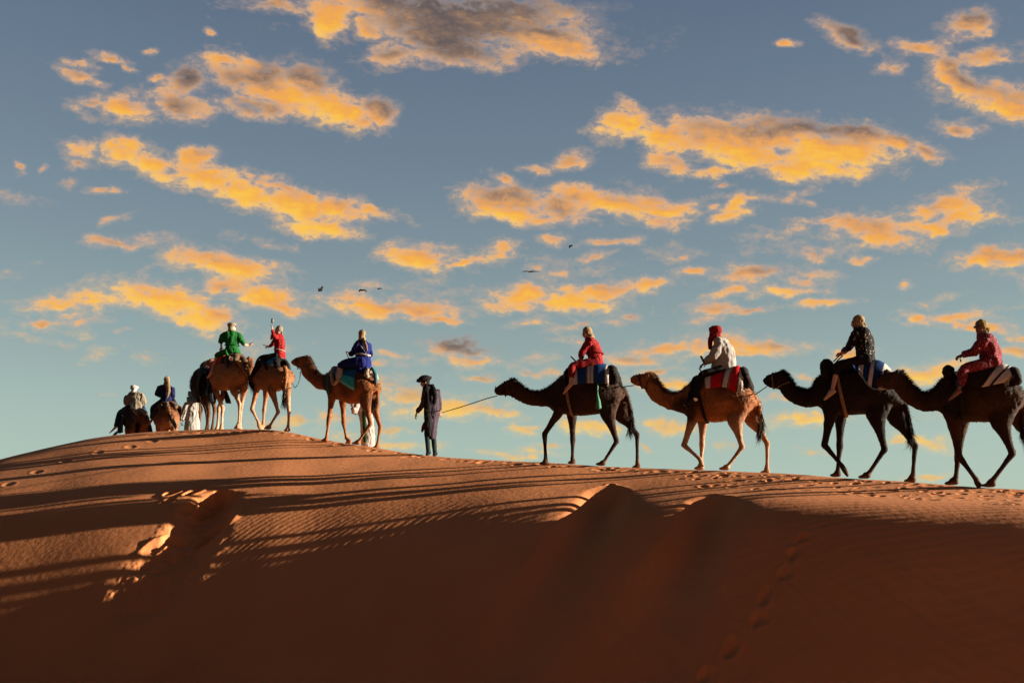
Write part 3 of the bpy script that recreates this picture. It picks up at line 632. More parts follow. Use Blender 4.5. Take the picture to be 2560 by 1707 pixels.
# ------------------------------------------------------------------ camel
def pairs(V, lst, widths, offs=0.0, axis=None):
    out = []
    n = len(lst)
    for i, (tx, ty, bx, by) in enumerate(lst):
        o = offs[i] if isinstance(offs, (list, tuple)) else offs
        a, b = V.P(tx, ty, o), V.P(bx, by, o)
        out.append(((a + b) / 2, (a - b) / 2, (axis or V.lat) * widths[i]))
    return out
def camel(V, sp):
    """sp: head, neck, torso (top/bottom outline pairs), legs, tail, coat colours"""
    sc = sp.get('sc', 1.0); g = Geo(); base = V.base
    offs = lambda key: sp.get(key, 0.0)
    hw = [.045, .07, .085, .105, .115, .10, .09][:len(sp['head'])] if 'head' in sp else []
    if 'head' in sp:
        g.loft(pairs(V, sp['head'], [w * sc for w in hw], offs('head_off')), k=3, cap=.45)
    if 'neck' in sp:
        n = len(sp['neck']); nw = np.interp(np.linspace(0, 1, n), [0, .3, .75, 1], [.085, .105, .15, .22])
        g.loft(pairs(V, sp['neck'], [w * sc for w in nw], offs('neck_off'), V.fwd if sp.get('neck_fwd') else None), k=3, n=16, cap=.3)
    n = len(sp['torso']); tw = np.interp(np.linspace(0, 1, n), [0, .15, .4, .65, .85, 1], sp.get('tw', [.2, .3, .40, .40, .30, .16]))
    g.loft(pairs(V, sp['torso'], [w * sc for w in tw], offs('torso_off')), k=3, n=20, cap=.55)
    feet = []
    for leg in sp['legs']:
        kind, pts = leg[0], leg[1]; offl = leg[2]; lift = len(leg) > 3 and leg[3]
        if isinstance(offl, (int, float)): offl = [offl * .62, offl * .9, offl, offl, offl]
        Q = [V.P(x, y, o) for (x, y), o in zip(pts, offl)]
        if not lift:
            ft = Q[-1]; z = gz(ft.x, ft.y)
            dz = z + .015 - ft.z
            lim = sp.get('snap', .22); dz = max(-lim, min(lim, dz))
            Q[-1] = ft + Vector((0, 0, dz)); Q[-2] = Q[-2] + Vector((0, 0, dz * .8)); Q[-3] = Q[-3] + Vector((0, 0, dz * .3))
        A, B, K, Fk, T = Q
        if kind == 'f':
            path = [A, B, B.lerp(K, .45), B.lerp(K, .8), K, K.lerp(Fk, .16), K.lerp(Fk, .5), K.lerp(Fk, .85), Fk]
            rr = [.17, .125, .078, .062, .066, .056, .042, .042, .050]; fl = [.75, .8, .9, 1, 1, 1, .95, 1, 1]
        else:
            path = [A, B, B.lerp(K, .4), B.lerp(K, .78), K, K.lerp(Fk, .14), K.lerp(Fk, .5), K.lerp(Fk, .85), Fk]
            rr = [.24, .185, .100, .062, .064, .050, .040, .040, .050]; fl = [.6, .68, .8, .95, .95, 1, .95, 1, 1]
        secs = []
        for i, p in enumerate(path):
            t = (path[min(i + 1, len(path) - 1)] - path[max(i - 1, 0)]).normalized(); a = V.lat.cross(t)
            a = a.normalized() if a.length > .05 else Vector((1, 0, 0))
            b = t.cross(a).normalized()
            secs.append((p, a * rr[i] * sc, b * rr[i] * fl[i] * sc))
        g.loft(secs, k=3, n=12, cap=.3)
        # splayed two-toed foot
        d = (T - Fk); fw = V.fwd.copy()
        if lift:
            d = d.normalized(); fwd = d
            toe = T; heel = Fk
            g.loft([(heel, V.lat * .05, V.lat.cross(d) * .05), (heel.lerp(toe, .5), V.lat * .075, V.lat.cross(d) * .05), (toe, V.lat * .055, V.lat.cross(d) * .028)], k=3, n=10)
        else:
            zb = T.z
            for s in (-1, 1):
                o = V.lat * s * .038
                c0 = Vector((Fk.x, Fk.y, zb + .045)).lerp(Vector((T.x, T.y, zb + .045)), .3) - fw * .05
                c1 = Vector((T.x, T.y, zb + .03)) + fw * .09
                g.loft([(c0 + o * .6, Vector((0, 0, .045)), V.lat * .05), (c0.lerp(c1, .5) + o, Vector((0, 0, .042)), V.lat * .055), (c1 + o * 1.15, Vector((0, 0, .024)), V.lat * .038)], k=3, n=10)
            g.tube([Fk, Vector((T.x, T.y, zb + .06)) - fw * .02], [.05 * sc, .06 * sc], lat=V.lat)
        feet.append(T)
    if 'tail' in sp:
        to = offs('tail_off'); Q = [V.P(*p[:2], (p[2] if len(p) > 2 else to)) for p in sp['tail']]
        g.tube(Q, list(np.interp(np.linspace(0, 1, len(Q)), [0, .3, 1], [.075, .05, .028])), lat=V.lat)
    # ears
    if 'ears' in sp:
        for (x0, y0, x1, y1, o) in sp['ears']:
            a, b = V.P(x0, y0, o), V.P(x1, y1, o * 1.25)
            g.tube([a, a.lerp(b, .5), b], [.03, .036, .012], lat=V.lat, flat=.55)
    me = remeshed('body', g, base, .021, 4)
    co, no = get_co(me), get_no(me)
    # markings by place on the body
    zt = sp.get('height', 1.95)
    hrel = co[:, 2] / zt
    c_body, c_leg, c_dark = [np.array(sp['col'][k]) for k in ('body', 'leg', 'dark')]
    nz = fbm(co[:, 0] * 3, co[:, 1] * 3, co[:, 2] * 3, octv=4)
    wl = sstep(.58, .40, hrel + nz * .10)
    C = c_body * (1 - wl[:, None]) + c_leg * wl[:, None]
    fx = co @ np.array(V.fwd)
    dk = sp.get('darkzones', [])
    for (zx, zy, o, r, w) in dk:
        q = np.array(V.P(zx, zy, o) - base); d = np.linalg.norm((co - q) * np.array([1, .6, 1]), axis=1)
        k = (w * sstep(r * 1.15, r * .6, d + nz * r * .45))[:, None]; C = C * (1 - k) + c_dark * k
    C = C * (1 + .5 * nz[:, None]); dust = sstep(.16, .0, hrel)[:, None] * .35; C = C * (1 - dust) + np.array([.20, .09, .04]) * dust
    # shaggy surface
    fine = fbm(co[:, 0] * 26, co[:, 1] * 26, co[:, 2] * 15, octv=2)
    shag = .004 + .010 * sstep(.45, .75, hrel)
    set_co(me, co + no * (fine * shag + .012 * fbm(co[:, 0] * 5, co[:, 1] * 5, co[:, 2] * 5, octv=2) * sstep(.4, .6, hrel))[:, None])
    at = me.attributes.new('marking', 'FLOAT_COLOR', 'POINT')
    at.data.foreach_set('color', np.concatenate([np.clip(C, .003, .9), np.ones((len(C), 1))], 1).reshape(-1).astype(np.float32))
    root = thing('camel', base, sp['label'], 'camel', 'camels of the caravan walking the dune crest')
    part('body', me, root, COAT)
    # long hair on neck, shoulder, hump and tail
    P, D, Lh = [], [], []
    co2 = get_co(me)
    def strand(mask, n, l0, l1, down):
        idx = np.flatnonzero(mask)
        if not len(idx): return
        pick = RNG.choice(idx, n)
        d = no[pick] + RNG.normal(size=(n, 3)) * .35 + np.array(V.fwd) * -.55; d[:, 2] -= down
        d /= np.linalg.norm(d, axis=1, keepdims=True)
        P.append(co2[pick]); D.append(d); Lh.append(RNG.uniform(l0, l1, n))
    top = no[:, 2] > -.2
    if 'neck' in sp and not sp.get('nohair'):
        ntop = [V.P(a, b, 0.0 if not isinstance(sp.get('neck_off', 0.), list) else sp['neck_off'][i]) - base for i, (a, b, _, _) in enumerate(sp['neck'])]
        ntop = cr([list(p) for p in ntop], 5); dmin = np.min([np.linalg.norm(co - q, axis=1) for q in ntop], axis=0)
        strand(dmin < .11, 1500, .03, .085, .1)
    strand((hrel > .62) & top, 2000, .025, .065, .25)
    strand((hrel > .3) & (hrel < .62), 900, .008, .02, .4)
    if P:
        hm = hair_mesh('shaggy_hair', np.concatenate(P), np.concatenate(D), np.concatenate(Lh), .0045, (0, 0, 0))
        cc = np.tile((c_dark if sp.get('darkhair', True) else c_body) * .6 + c_body * .4, (len(hm.vertices), 1))
        a2 = hm.attributes.new('marking', 'FLOAT_COLOR', 'POINT'); a2.data.foreach_set('color', np.concatenate([cc, np.ones((len(cc), 1))], 1).reshape(-1).astype(np.float32))
        part('shaggy_hair', hm, root, COAT)
    if 'tail' in sp:
        q = cr([list(V.P(*p[:2], (p[2] if len(p) > 2 else offs('tail_off'))) - base) for p in sp['tail']], 8)
        q = q[int(len(q) * sp.get('tuft', .35)):]; n = 420
        i = RNG.integers(0, len(q) - 1, n); pp = q[i] + RNG.normal(size=(n, 3)) * .022
        dd = (q[np.minimum(i + 2, len(q) - 1)] - q[np.maximum(i - 2, 0)]); dd /= np.linalg.norm(dd, axis=1, keepdims=True) + 1e-9
        dd = dd + RNG.normal(size=(n, 3)) * .22; dd[:, 2] -= .25; dd /= np.linalg.norm(dd, axis=1, keepdims=True)
        tm = hair_mesh('tail_tuft', pp, dd, RNG.uniform(.10, .24, n), .007, (0, 0, 0))
        cc = np.tile(c_dark * .8, (len(tm.vertices), 1)); a2 = tm.attributes.new('marking', 'FLOAT_COLOR', 'POINT')
        a2.data.foreach_set('color', np.concatenate([cc, np.ones((len(cc), 1))], 1).reshape(-1).astype(np.float32))
        part('tail_tuft', tm, root, COAT)
    if 'eye' in sp:
        for o in ((sp['eye'][2],) if sp.get('one_eye') else (sp['eye'][2], -sp['eye'][2])):
            e = Geo(); c = V.P(sp['eye'][0], sp['eye'][1], 0) + V.lat * o
            e.ball(c, V.up * .02, V.fwd * .024, V.lat * .014); part('eye', raw_mesh('eye', e, base), root, EYE_M)
    if 'halter' in sp:
        h = Geo()
        for (pt, pb, w) in sp['halter']:
            a, b = V.P(*pt, 0), V.P(*pb, 0); c = (a + b) / 2; ax = (a - b) / 2
            ring = [c + ax * math.cos(t) * 1.06 + V.lat * w * math.sin(t) for t in np.linspace(0, 2 * math.pi, 25)]
            h.tube(ring, .011, k=1, n=6)
        part('halter', raw_mesh('halter', h, base), root, cloth(sp.get('halter_col', 'dark_rope'), sp.get('halter_rgb', (.02, .02, .022))))
    return root
def drape(V, top, bot, w, ns=26, nv=41, sag=0.0, seed=0.0, fold=.012, full=True, toff=0.0, boff=0.0, pw=.85):
    """cloth over a camel's back: ridge line top, near hem bot (photo points), half width w"""
    tp = cr([list(V.P(p[0], p[1], p[2] if len(p) > 2 else toff)) for p in top], 6); bt = cr([list(V.P(p[0], p[1], p[2] if len(p) > 2 else boff + (w[i] if isinstance(w, list) else w))) for i, p in enumerate(bot)], 6)
    rs = lambda a: np.array([a[int(i)] * (1 - (i % 1)) + a[min(int(i) + 1, len(a) - 1)] * (i % 1) for i in np.linspace(0, len(a) - 1, ns)])
    tp, bt = rs(tp), rs(bt)
    ww = np.interp(np.linspace(0, 1, ns), np.linspace(0, 1, len(w)), w) if isinstance(w, list) else np.full(ns, w)
    lat = np.array(V.lat); v = np.linspace(-1, 1, nv) if full else np.linspace(-.15, 1, nv)
    a = np.abs(v); sg = np.sign(v)
    G_ = np.zeros((ns, nv, 3))
    for i in range(ns):
        dn = bt[i] - tp[i] - lat * ww[i]
        G_[i] = tp[i] + (sg * np.sin(a * math.pi / 2) ** pw * ww[i])[:, None] * lat + ((1 - np.cos(a * math.pi / 2)) ** .9)[:, None] * dn
    s = np.repeat(np.linspace(0, 1, ns)[:, None], nv, 1); vv = np.repeat(v[None], ns, 0)
    out = np.stack([np.repeat(0 * v[None], ns, 0)] * 3, -1)
    amp = fold * np.abs(vv) ** 1.2
    G_ += (amp * (fbm(s * 9 + seed, vv * 1.3 + seed, octv=3) * 2))[..., None] * lat * np.sign(vv + 1e-6)[..., None]
    G_[..., 2] += fold * .5 * fbm(s * 5 + seed, vv * 4 + seed + 9, octv=2)
    return G_, s, vv
def cloth_sheet(name, G_, s, vv, base, mat, parent=None, thick=.016):
    me = grid_mesh(name, G_ - np.array(base), attrs={'s': s, 'v': vv})
    o = new_obj(name, me, parent, mat)
    m = o.modifiers.new('thickness', 'SOLIDIFY'); m.thickness = thick; m.offset = 0
    return o
def fringe(name, edge, base, parent, mat, n=160, l=.07, wid=.008):
    i = RNG.uniform(0, len(edge) - 1.001, n); k = i.astype(int); f = (i - k)[:, None]
    p = edge[k] * (1 - f) + edge[k + 1] * f - np.array(base)
    d = RNG.normal(size=(n, 3)) * .25; d[:, 2] -= 1; d /= np.linalg.norm(d, axis=1, keepdims=True)
    return part(name, hair_mesh(name, p, d, RNG.uniform(l * .6, l * 1.3, n), wid, (0, 0, 0)), parent, mat)
def blanket(V, top, bot, w, mat, label, seed=1.0, fr=None, fold=.014, group='woven saddle blankets on the camels', **k):
    G_, s, vv = drape(V, top, bot, w, seed=seed, fold=fold, **k)
    base = Vector(G_[G_.shape[0] // 2, G_.shape[1] // 2])
    o = cloth_sheet('saddle_blanket', G_, s, vv, base, mat); o.location = base
    tag(o, label, 'blanket', group)
    if fr:
        fringe('fringe', G_[-1], base, o, fr, n=170)
    return o
def saddle(V, label, bolsters, mat, girth=None, handle=None, tassel=None, girth_mat=None, extra=None):
    """padded pack saddle: bolsters arching over the back, steel handle, girth strap"""
    t, b, w, r = bolsters[0]; base = V.P(t[0], t[1], 0)
    root = thing('camel_saddle', base, label, 'saddle', 'padded saddles on the camels')
    for k, (t, b, w, r) in enumerate(bolsters):
        g = Geo(); T = V.P(t[0], t[1], t[2] if len(t) > 2 else 0); Bn = V.P(b[0], b[1], (b[2] if len(b) > 2 else 0) + w); dn = Bn - T - V.lat * w
        pts = []
        for v in np.linspace(-1, 1, 13):
            a = abs(v); pts.append(T + V.lat * (math.copysign(math.sin(a * math.pi / 2) ** .9 * w, v)) + dn * (1 - math.cos(a * math.pi / 2)))
        g.tube(pts, [r * (0.8 + .2 * math.cos(v * 1.5)) for v in np.linspace(-1, 1, 13)], k=2, n=12)
        me = remeshed('bolster', g, base, .022, 2); wrinkle(me, .02, 9, 9, 3.1 * k + base.x)
        part('bolster', me, root, mat)
    if girth:
        (t, b, w) = girth; a, c = V.P(*t, 0), V.P(*b, 0); m = (a + c) / 2; ax = (a - c) / 2; g = Geo()
        g.tube([m + ax * math.cos(q) * 1.02 + V.lat * w * math.copysign(abs(math.sin(q)) ** .8, math.sin(q)) for q in np.linspace(0, 2 * math.pi, 37)], .02, lat=V.fwd, flat=1.6, k=1, n=8)
        part('girth_strap', raw_mesh('girth_strap', g, base), root, girth_mat or cloth('webbing', (.30, .20, .12)))
    if handle:
        g = Geo(); g.tube([V.P(*p) for p in handle], .013, k=2, n=8); part('handle', raw_mesh('handle', g, base), root, METAL)
    if tassel:
        pts, rr, tm = tassel; g = Geo(); g.tube([V.P(*p) for p in pts], rr, k=3, n=8); part('tassel', raw_mesh('tassel', g, base), root, tm)
    return root
def rope(pts, r, mat, label, sag=0.0):
    g = Geo(); g.tube(pts, r, k=6, n=6)
    return solo('lead_rope', g, mat, label, 'rope', 'lead ropes of the caravan')

# ------------------------------------------------------------------ people
def hand_geo(g, wrist, d, palm_n, sc=1.0, curl=.7, spread=.0):
    """palm, four fingers of different length and a thumb"""
    d = Vector(d).normalized(); pn = Vector(palm_n); pn = (pn - d * pn.dot(d)); pn = pn.normalized() if pn.length > 1e-4 else d.orthogonal().normalized()
    sd = d.cross(pn).normalized(); w = Vector(wrist)
    g.loft([(w - d * .02, sd * .026 * sc, pn * .02 * sc), (w + d * .04 * sc, sd * .04 * sc, pn * .018 * sc), (w + d * .092 * sc, sd * .042 * sc, pn * .013 * sc)], k=3, n=10)
    for i, (o, l) in enumerate(((-.031, .070), (-.0105, .080), (.0105, .075), (.031, .060))):
        p = w + d * .088 * sc + sd * o * sc; ang = curl * (1 + .12 * i); pts = [p]; dirn = d.copy()
        for j in range(3):
            a = ang * (.45 + .35 * j); dirn = (d * math.cos(a * 1.0 * (j + 1) * .75) + pn * math.sin(a * (j + 1) * .75)).normalized()
            p = p + dirn * l * sc * (.42, .32, .26)[j]; pts.append(p)
        g.tube(pts, [.0095 * sc, .009 * sc, .008 * sc, .0065 * sc], k=2, n=7)
    p = w + d * .03 * sc - sd * .038 * sc
    g.tube([p, p + (d * .6 - sd * .55 + pn * .35).normalized() * .04 * sc, p + (d * .9 - sd * .3 + pn * .55).normalized() * .068 * sc], [.012 * sc, .0105 * sc, .0075 * sc], k=2, n=7)
def head_geo(g, c, f, up, s=1.0):
    f = Vector(f).normalized(); up = Vector(up); up = (up - f * up.dot(f) * 0).normalized(); l = f.cross(up).normalized(); up = l.cross(f).normalized()
    st = ((-.120, .070, .010, .040), (-.085, .092, .040, .058), (-.045, .098, .072, .068), (-.005, .096, .092, .074), (.040, .094, .100, .077), (.080, .078, .092, .068), (.112, .035, .050, .038))
    secs = [(c + up * h * s + f * (fr - bk) / 2 * s, f * (fr + bk) / 2 * s, l * w * s) for h, fr, bk, w in st]
    g.loft(secs, k=3, n=16, cap=.35)
    g.tube([c + f * .090 * s + up * .02 * s, c + f * .112 * s - up * .025 * s, c + f * .096 * s - up * .036 * s], [.010 * s, .016 * s, .012 * s], k=2, n=8)   # nose
    g.ball(c + f * .094 * s - up * .066 * s, f * .010 * s, l * .024 * s, up * .010 * s)  # lips
    for q in (-1, 1): g.ball(c + l * q * .078 * s - f * .012 * s - up * .01 * s, f * .017 * s, l * .010 * s, up * .032 * s)  # ears
    return f, l, up
def person(V, sp):
    root = thing('person', V.base if 'base' not in sp else V.P(*sp['base']), sp['label'], sp.get('cat', 'person'), sp.get('group')); base = root.location.copy()
    skin = sp.get('skin', SKIN); hs = sp.get('hs', 1.0)
    hc = V.P(*sp['head']); f = Vector(sp['face']).normalized(); tor = [(V.P(a, b, o), V.P(c, d, o), w) for a, b, c, d, w, o in sp['torso']]
    body = Geo(); f, l, up = head_geo(body, hc, f, sp.get('headup', (0, 0, 1)), hs)
    nk = (tor[0][0] + tor[0][1]) / 2
    body.tube([hc - up * .05 * hs - f * .02, nk, (tor[1][0] + tor[1][1]) / 2], [.058, .06, .075], lat=V.lat)
    tsecs = [((a + b) / 2, (a - b) / 2, V.n * w) for a, b, w in tor]
    nb = sp.get('ntorso', len(tsecs))
    body.loft([(c, a * .84, b * .84) for c, a, b in tsecs[1:nb]], k=3, n=14)
    tun = Geo(); tun.loft(tsecs[sp.get('tun_from', 0):], k=3, n=18, cap=.25)
    hands = Geo()
    for am in sp['arms']:
        q = [V.P(*p) for p in am[:3]]; sl = sp.get('sleeve', 1.0)
        body.tube([q[0], q[1], q[2]], [.050, .042, .027], lat=V.n)
        e = q[1].lerp(q[2], .88) if sp.get('long_sleeve', True) else q[1].lerp(q[2], .15)
        tun.tube([q[0], q[0].lerp(q[1], .5), q[1], q[1].lerp(e, .5), e], [.088, .078 * sl, .068 * sl, .06 * sl, .052 * sl], lat=V.n, cap=.25)
        hd = V.P(*am[3]) - q[2] if len(am) > 3 else (q[2] - q[1])
        hand_geo(hands, q[2], hd, sp.get('palm', (0, 0, -1)), 1.0, sp.get('curl', .8))
    trs = Geo(); shoes = []; sk_leg = sp.get('skin_leg', None)
    for lg in sp.get('legs', []):
        q = [V.P(*p) for p in lg]; hip, kn, an, toe = q
        if sp.get('stand'):
            dz = gz(toe.x, toe.y) - .005 - toe.z; dz = max(-.3, min(.3, dz)); toe = toe + V.up * dz; an = an + V.up * dz; kn = kn + V.up * dz * .5
        body.tube([hip, hip.lerp(kn, .5), kn, kn.lerp(an, .35), an], [.075, .065, .048, .05, .034], lat=V.n)
        cut = sp.get('trouser_cut', .95); e = kn.lerp(an, cut); wd = sp.get('trouser_w', 1.0)
        trs.tube([hip, hip.lerp(kn, .5), kn, kn.lerp(e, .5), e], [.112 * wd, .095 * wd, .076 * wd, .07 * wd, .06 * wd], lat=V.n, cap=.25)
        d = (toe - an); dn = d.normalized(); sd = dn.cross(V.up); sd = sd.normalized() if sd.length > .1 else V.n; u2 = sd.cross(dn).normalized()
        fs = [(an - dn * .055 - V.up * .02, u2 * .035, sd * .032), (an + dn * .03 - u2 * .004, u2 * .045, sd * .038), (an.lerp(toe, .6) - u2 * .012, u2 * .03, sd * .045), (toe - u2 * .016, u2 * .016, sd * .034)]
        if u2.z < 0: fs = [(c, a, b) for c, a, b in fs]
        if sp.get('shoe'):
            g = Geo(); g.loft([(c, a * 1.18, b * 1.15) for c, a, b in fs], k=3, n=12); shoes.append(g)
        else:
            body.loft(fs, k=3, n=12)
            for i in range(5):
                o = sd * (-.03 + .015 * i); g2 = toe + o; body.tube([g2 - dn * .02 - u2 * .016, g2 + dn * (.028 - .004 * abs(i - 1)) - u2 * .02], [.010, .008], k=1, n=6)
    me = remeshed('body', body, base, .012, 3)
    hm = Geo(); hm.v = list(hands.v); hm.f = list(hands.f)
    # fingers stay separate: their own fine surface is welded to the same mesh
    v0 = get_co(me).tolist(); f0 = [tuple(p.vertices) for p in me.polygons]; n0 = len(v0)
    me2 = bpy.data.meshes.new('body'); me2.from_pydata(v0 + [tuple(v - base) for v in hm.v], [], f0 + [tuple(i + n0 for i in q) for q in hm.f]); me2.update(); bpy.data.meshes.remove(me)
    part('body', me2, root, skin)
    seed = base.x * 3.7 + 11
    if trs.v:
        m = remeshed('trousers', trs, base, .016, 2); wrinkle(m, .010, 9, 5, seed); part('trousers', m, root, sp['trousers'])
    m = remeshed(sp.get('garment', 'tunic'), tun, base, .016, 2); wrinkle(m, sp.get('wr', .028), 10, 3.2, seed + 5); part(sp.get('garment', 'tunic'), m, root, sp['tunic'])
    for g in shoes:
        part('shoe', raw_mesh('shoe', g, base), root, sp['shoe'])
    for nm, geo_pts, mt in sp.get('extra', []):
        g = Geo(); g.tube([V.P(*p[:3]) for p in geo_pts], [p[3] for p in geo_pts], lat=V.n, flat=sp.get('xflat', .7), k=4, n=10)
        m = remeshed(nm, g, base, .013, 2); wrinkle(m, .010, 14, 6, seed + 9); part(nm, m, root, mt)
    st = sp.get('scarf')
    if st:
        g = Geo(); k = hs * st.get('k', 1.0)
        g.ball(hc + up * .040 * k - f * .026 * k, f * .112 * k, l * .098 * k, up * .118 * k)
        if st.get('turban'):
            for q in range(4):
                ax = up * (.9) + l * (.25 * (q - 1.5)); cen = hc + up * (.060 + .012 * q) * k - f * .018 * k
                ring = [cen + (f * math.cos(t) * .108 + l * math.sin(t) * .100) * k + up * .03 * k * math.sin(t + q) for t in np.linspace(0, 2 * math.pi, 17)]
                g.tube(ring, .028 * k, k=1, n=8)
        if st.get('neck', True):
            g.tube([hc - up * .06 * k - f * .045 * k, hc - up * .11 * k - f * .03 * k, nk - up * .01], [.088 * k, .095 * k, .10 * k], lat=l, n=14)
        if st.get('veil'):
            g.ball(hc - up * .055 * k + f * .035 * k, f * .085 * k, l * .088 * k, up * .065 * k)
        if st.get('brim'):
            ring = [hc + up * .085 * k + (f * math.cos(t) * .155 + l * math.sin(t) * .150) * k for t in np.linspace(0, 2 * math.pi, 25)]
            g.tube(ring, .042 * k, k=1, n=10)
            g.ball(hc + up * .12 * k, f * .14 * k, l * .135 * k, up * .07 * k)
        for tl in st.get('tails', []):
            g.tube([V.P(*p[:3]) for p in tl], [p[3] for p in tl], lat=V.n, flat=.55, k=4, n=10)
        m = remeshed('headscarf', g, base, .011, 2); wrinkle(m, .009, 22, 16, seed + 2); part(st.get('name', 'headscarf'), m, root, st['mat'])
    if sp.get('glasses'):
        g = Geo()
        for q in (-1, 1): g.ball(hc + f * .097 * hs + l * q * .034 * hs + up * .022 * hs, f * .011, l * .031, up * .022)
        g.tube([hc + f * .104 * hs - l * .03 + up * .03, hc + f * .108 * hs + up * .032, hc + f * .104 * hs + l * .03 + up * .03], .005, k=2, n=6)
        for q in (-1, 1): g.tube([hc + f * .09 * hs + l * q * .066 * hs + up * .028, hc - f * .0 + l * q * .082 * hs + up * .02], .005, k=1, n=6)
        part('sunglasses', raw_mesh('sunglasses', g, base), root, LENS_M)
    else:
        for q in (-1, 1):
            g = Geo(); g.ball(hc + f * .088 * hs + l * q * .032 * hs + up * .018 * hs, f * .010, l * .013, up * .009); part('eye', raw_mesh('eye', g, base), root, EYE_M)
    if sp.get('belt'):
        pts, r, mt = sp['belt']; a, b, w = pts; g = Geo(); c = (V.P(*a) + V.P(*b)) / 2; ax = (V.P(*a) - V.P(*b)) / 2
        g.tube([c + ax * 1.09 * math.cos(t) + V.n * w * 1.12 * math.sin(t) for t in np.linspace(0, 2 * math.pi, 25)], r, k=1, n=8)
        part('belt', raw_mesh('belt', g, base), root, mt)
    return root

# ------------------------------------------------------------------ cloths
RED = cloth('red_cloth', (.30, .008, .010), spots=((.75, .6, .5), 26, .10))
CRIM = cloth('crimson_cloth', (.26, .006, .008))
GREEN = cloth('green_cloth', (.010, .15, .026))
BLUE = cloth('royal_blue_cloth', (.004, .012, .14))
NAVY = cloth('navy_cloth', (.008, .012, .07))
WHITE = cloth('white_cotton', (.38, .36, .34), var=.10)
CREAM = cloth('cream_cotton', (.27, .23, .17), var=.12)
TAN = cloth('tan_scarf_cloth', (.32, .22, .12), var=.3)
OLIVE = cloth('olive_scarf_cloth', (.26, .19, .06), var=.3)
DENIM = cloth('denim', (.015, .045, .10))
TEALT = cloth('dark_teal_cloth', (.012, .045, .055))
PURPLE = cloth('dusky_purple_cloth', (.062, .045, .068))
SPARK = cloth('black_sequined_cloth', (.008, .007, .008), spots=((.8, .68, .42), 20, .15))
ROSE = cloth('mottled_rose_cloth', (.20, .014, .030), spots=((.34, .12, .14), 34, .30), var=.5)
SKYB = cloth('pale_blue_cotton', (.14, .32, .46))
PAD = cloth('dark_felt', (.014, .010, .009), var=.6)
PADB = cloth('brown_sacking', (.16, .10, .06), var=.5)
TEALR = cloth('teal_rope', (.02, .15, .18))
GREENR = cloth('green_rope', (.03, .13, .07))
GREYR = cloth('grey_rope', (.10, .09, .085))
DARKR = cloth('black_rope', (.012, .011, .013))
PALER = cloth('pale_rope', (.40, .28, .17))
RAG = cloth('frayed_fringe', (.50, .42, .33), var=.4)
DRAG = cloth('dark_fringe', (.02, .015, .013), var=.5)
ORANGE = cloth('orange_red_cloth', (.55, .05, .012))
WH, BL, DB, RD, BK, GY = (.50, .46, .41), (.010, .042, .14), (.006, .025, .10), (.42, .010, .014), (.015, .012, .012), (.22, .20, .19)
S_BLUE = striped('blue_white_stripe', [(0, WH), (.15, GY), (.17, BL), (.40, GY), (.42, WH), (.47, GY), (.50, WH), (.545, GY), (.56, BL), (.88, GY), (.90, WH)])
S_RED = striped('red_white_stripe', [(0, GY), (.02, WH), (.13, GY), (.15, RD), (.40, BK), (.42, GY), (.44, WH), (.55, BK), (.57, GY), (.59, RD), (.83, BK), (.86, WH), (.93, GY), (.95, WH)])
S_BLUE2 = striped('navy_white_stripe', [(0, DB), (.18, WH), (.30, DB), (.46, WH), (.56, DB), (.76, WH), (.93, GY)])
S_BLACK = striped('black_white_stripe', [(0, WH), (.12, BK), (.66, GY), (.68, WH), (.84, BK), (.88, WH)])
S_TEAL = striped('teal_blue_band', [(0, (.010, .09, .26)), (.62, (.010, .10, .28)), (.66, (.03, .38, .42)), (.92, (.16, .56, .52))], 'v')
S_SKY = striped('blue_teal_cloth', [(0, (.015, .10, .20)), (.5, (.03, .20, .30)), (.8, (.30, .42, .45))], 'v')
GRP = 'riders on camel back'

# ================================================================== led dark camel, red rider
V7 = View(Z3, 1040, None, 14)
camel(V7, dict(label='dark brown camel led by the man in black, its long neck low, first behind him',
    head=[(142, 705, 152, 774), (176, 682, 190, 780), (228, 652, 235, 782), (276, 626, 278, 786), (322, 620, 306, 792)],
    neck=[(318, 622, 290, 788), (372, 662, 325, 812), (430, 708, 392, 846), (500, 738, 480, 874), (590, 728, 562, 882), (660, 690, 640, 890), (730, 630, 690, 930)],
    torso=[(720, 650, 676, 900), (760, 600, 735, 945), (820, 560, 790, 955), (900, 530, 880, 962), (990, 510, 970, 966), (1080, 520, 1060, 956), (1160, 560, 1130, 945), (1230, 610, 1200, 935), (1290, 665, 1260, 900), (1335, 730, 1310, 850)],
    legs=[('f', [(725, 850), (735, 930), (603, 1130), (612, 1345), (598, 1396)], .22), ('f', [(840, 870), (858, 960), (866, 1190), (862, 1365), (862, 1410)], -.22),
          ('h', [(1215, 800), (1195, 950), (1274, 1205), (1152, 1400), (1125, 1428)], .22), ('h', [(1290, 820), (1335, 970), (1466, 1140), (1468, 1385), (1464, 1444)], -.22)],
    tail=[(1330, 715), (1378, 800), (1402, 920), (1415, 1030), (1405, 1100)], ears=[(292, 640, 276, 658, .07), (305, 640, 296, 655, -.09)], eye=(238, 690, .085), one_eye=False,
    halter=[((228, 650), (238, 784), .10), ((300, 625), (300, 792), .11)], halter_rgb=(.02, .012, .012),
    col=dict(body=(.046, .020, .010), leg=(.026, .013, .008), dark=(.013, .008, .006)), darkzones=[(720, 780, .2, .45, .6), (1000, 760, .4, .7, .5)]))
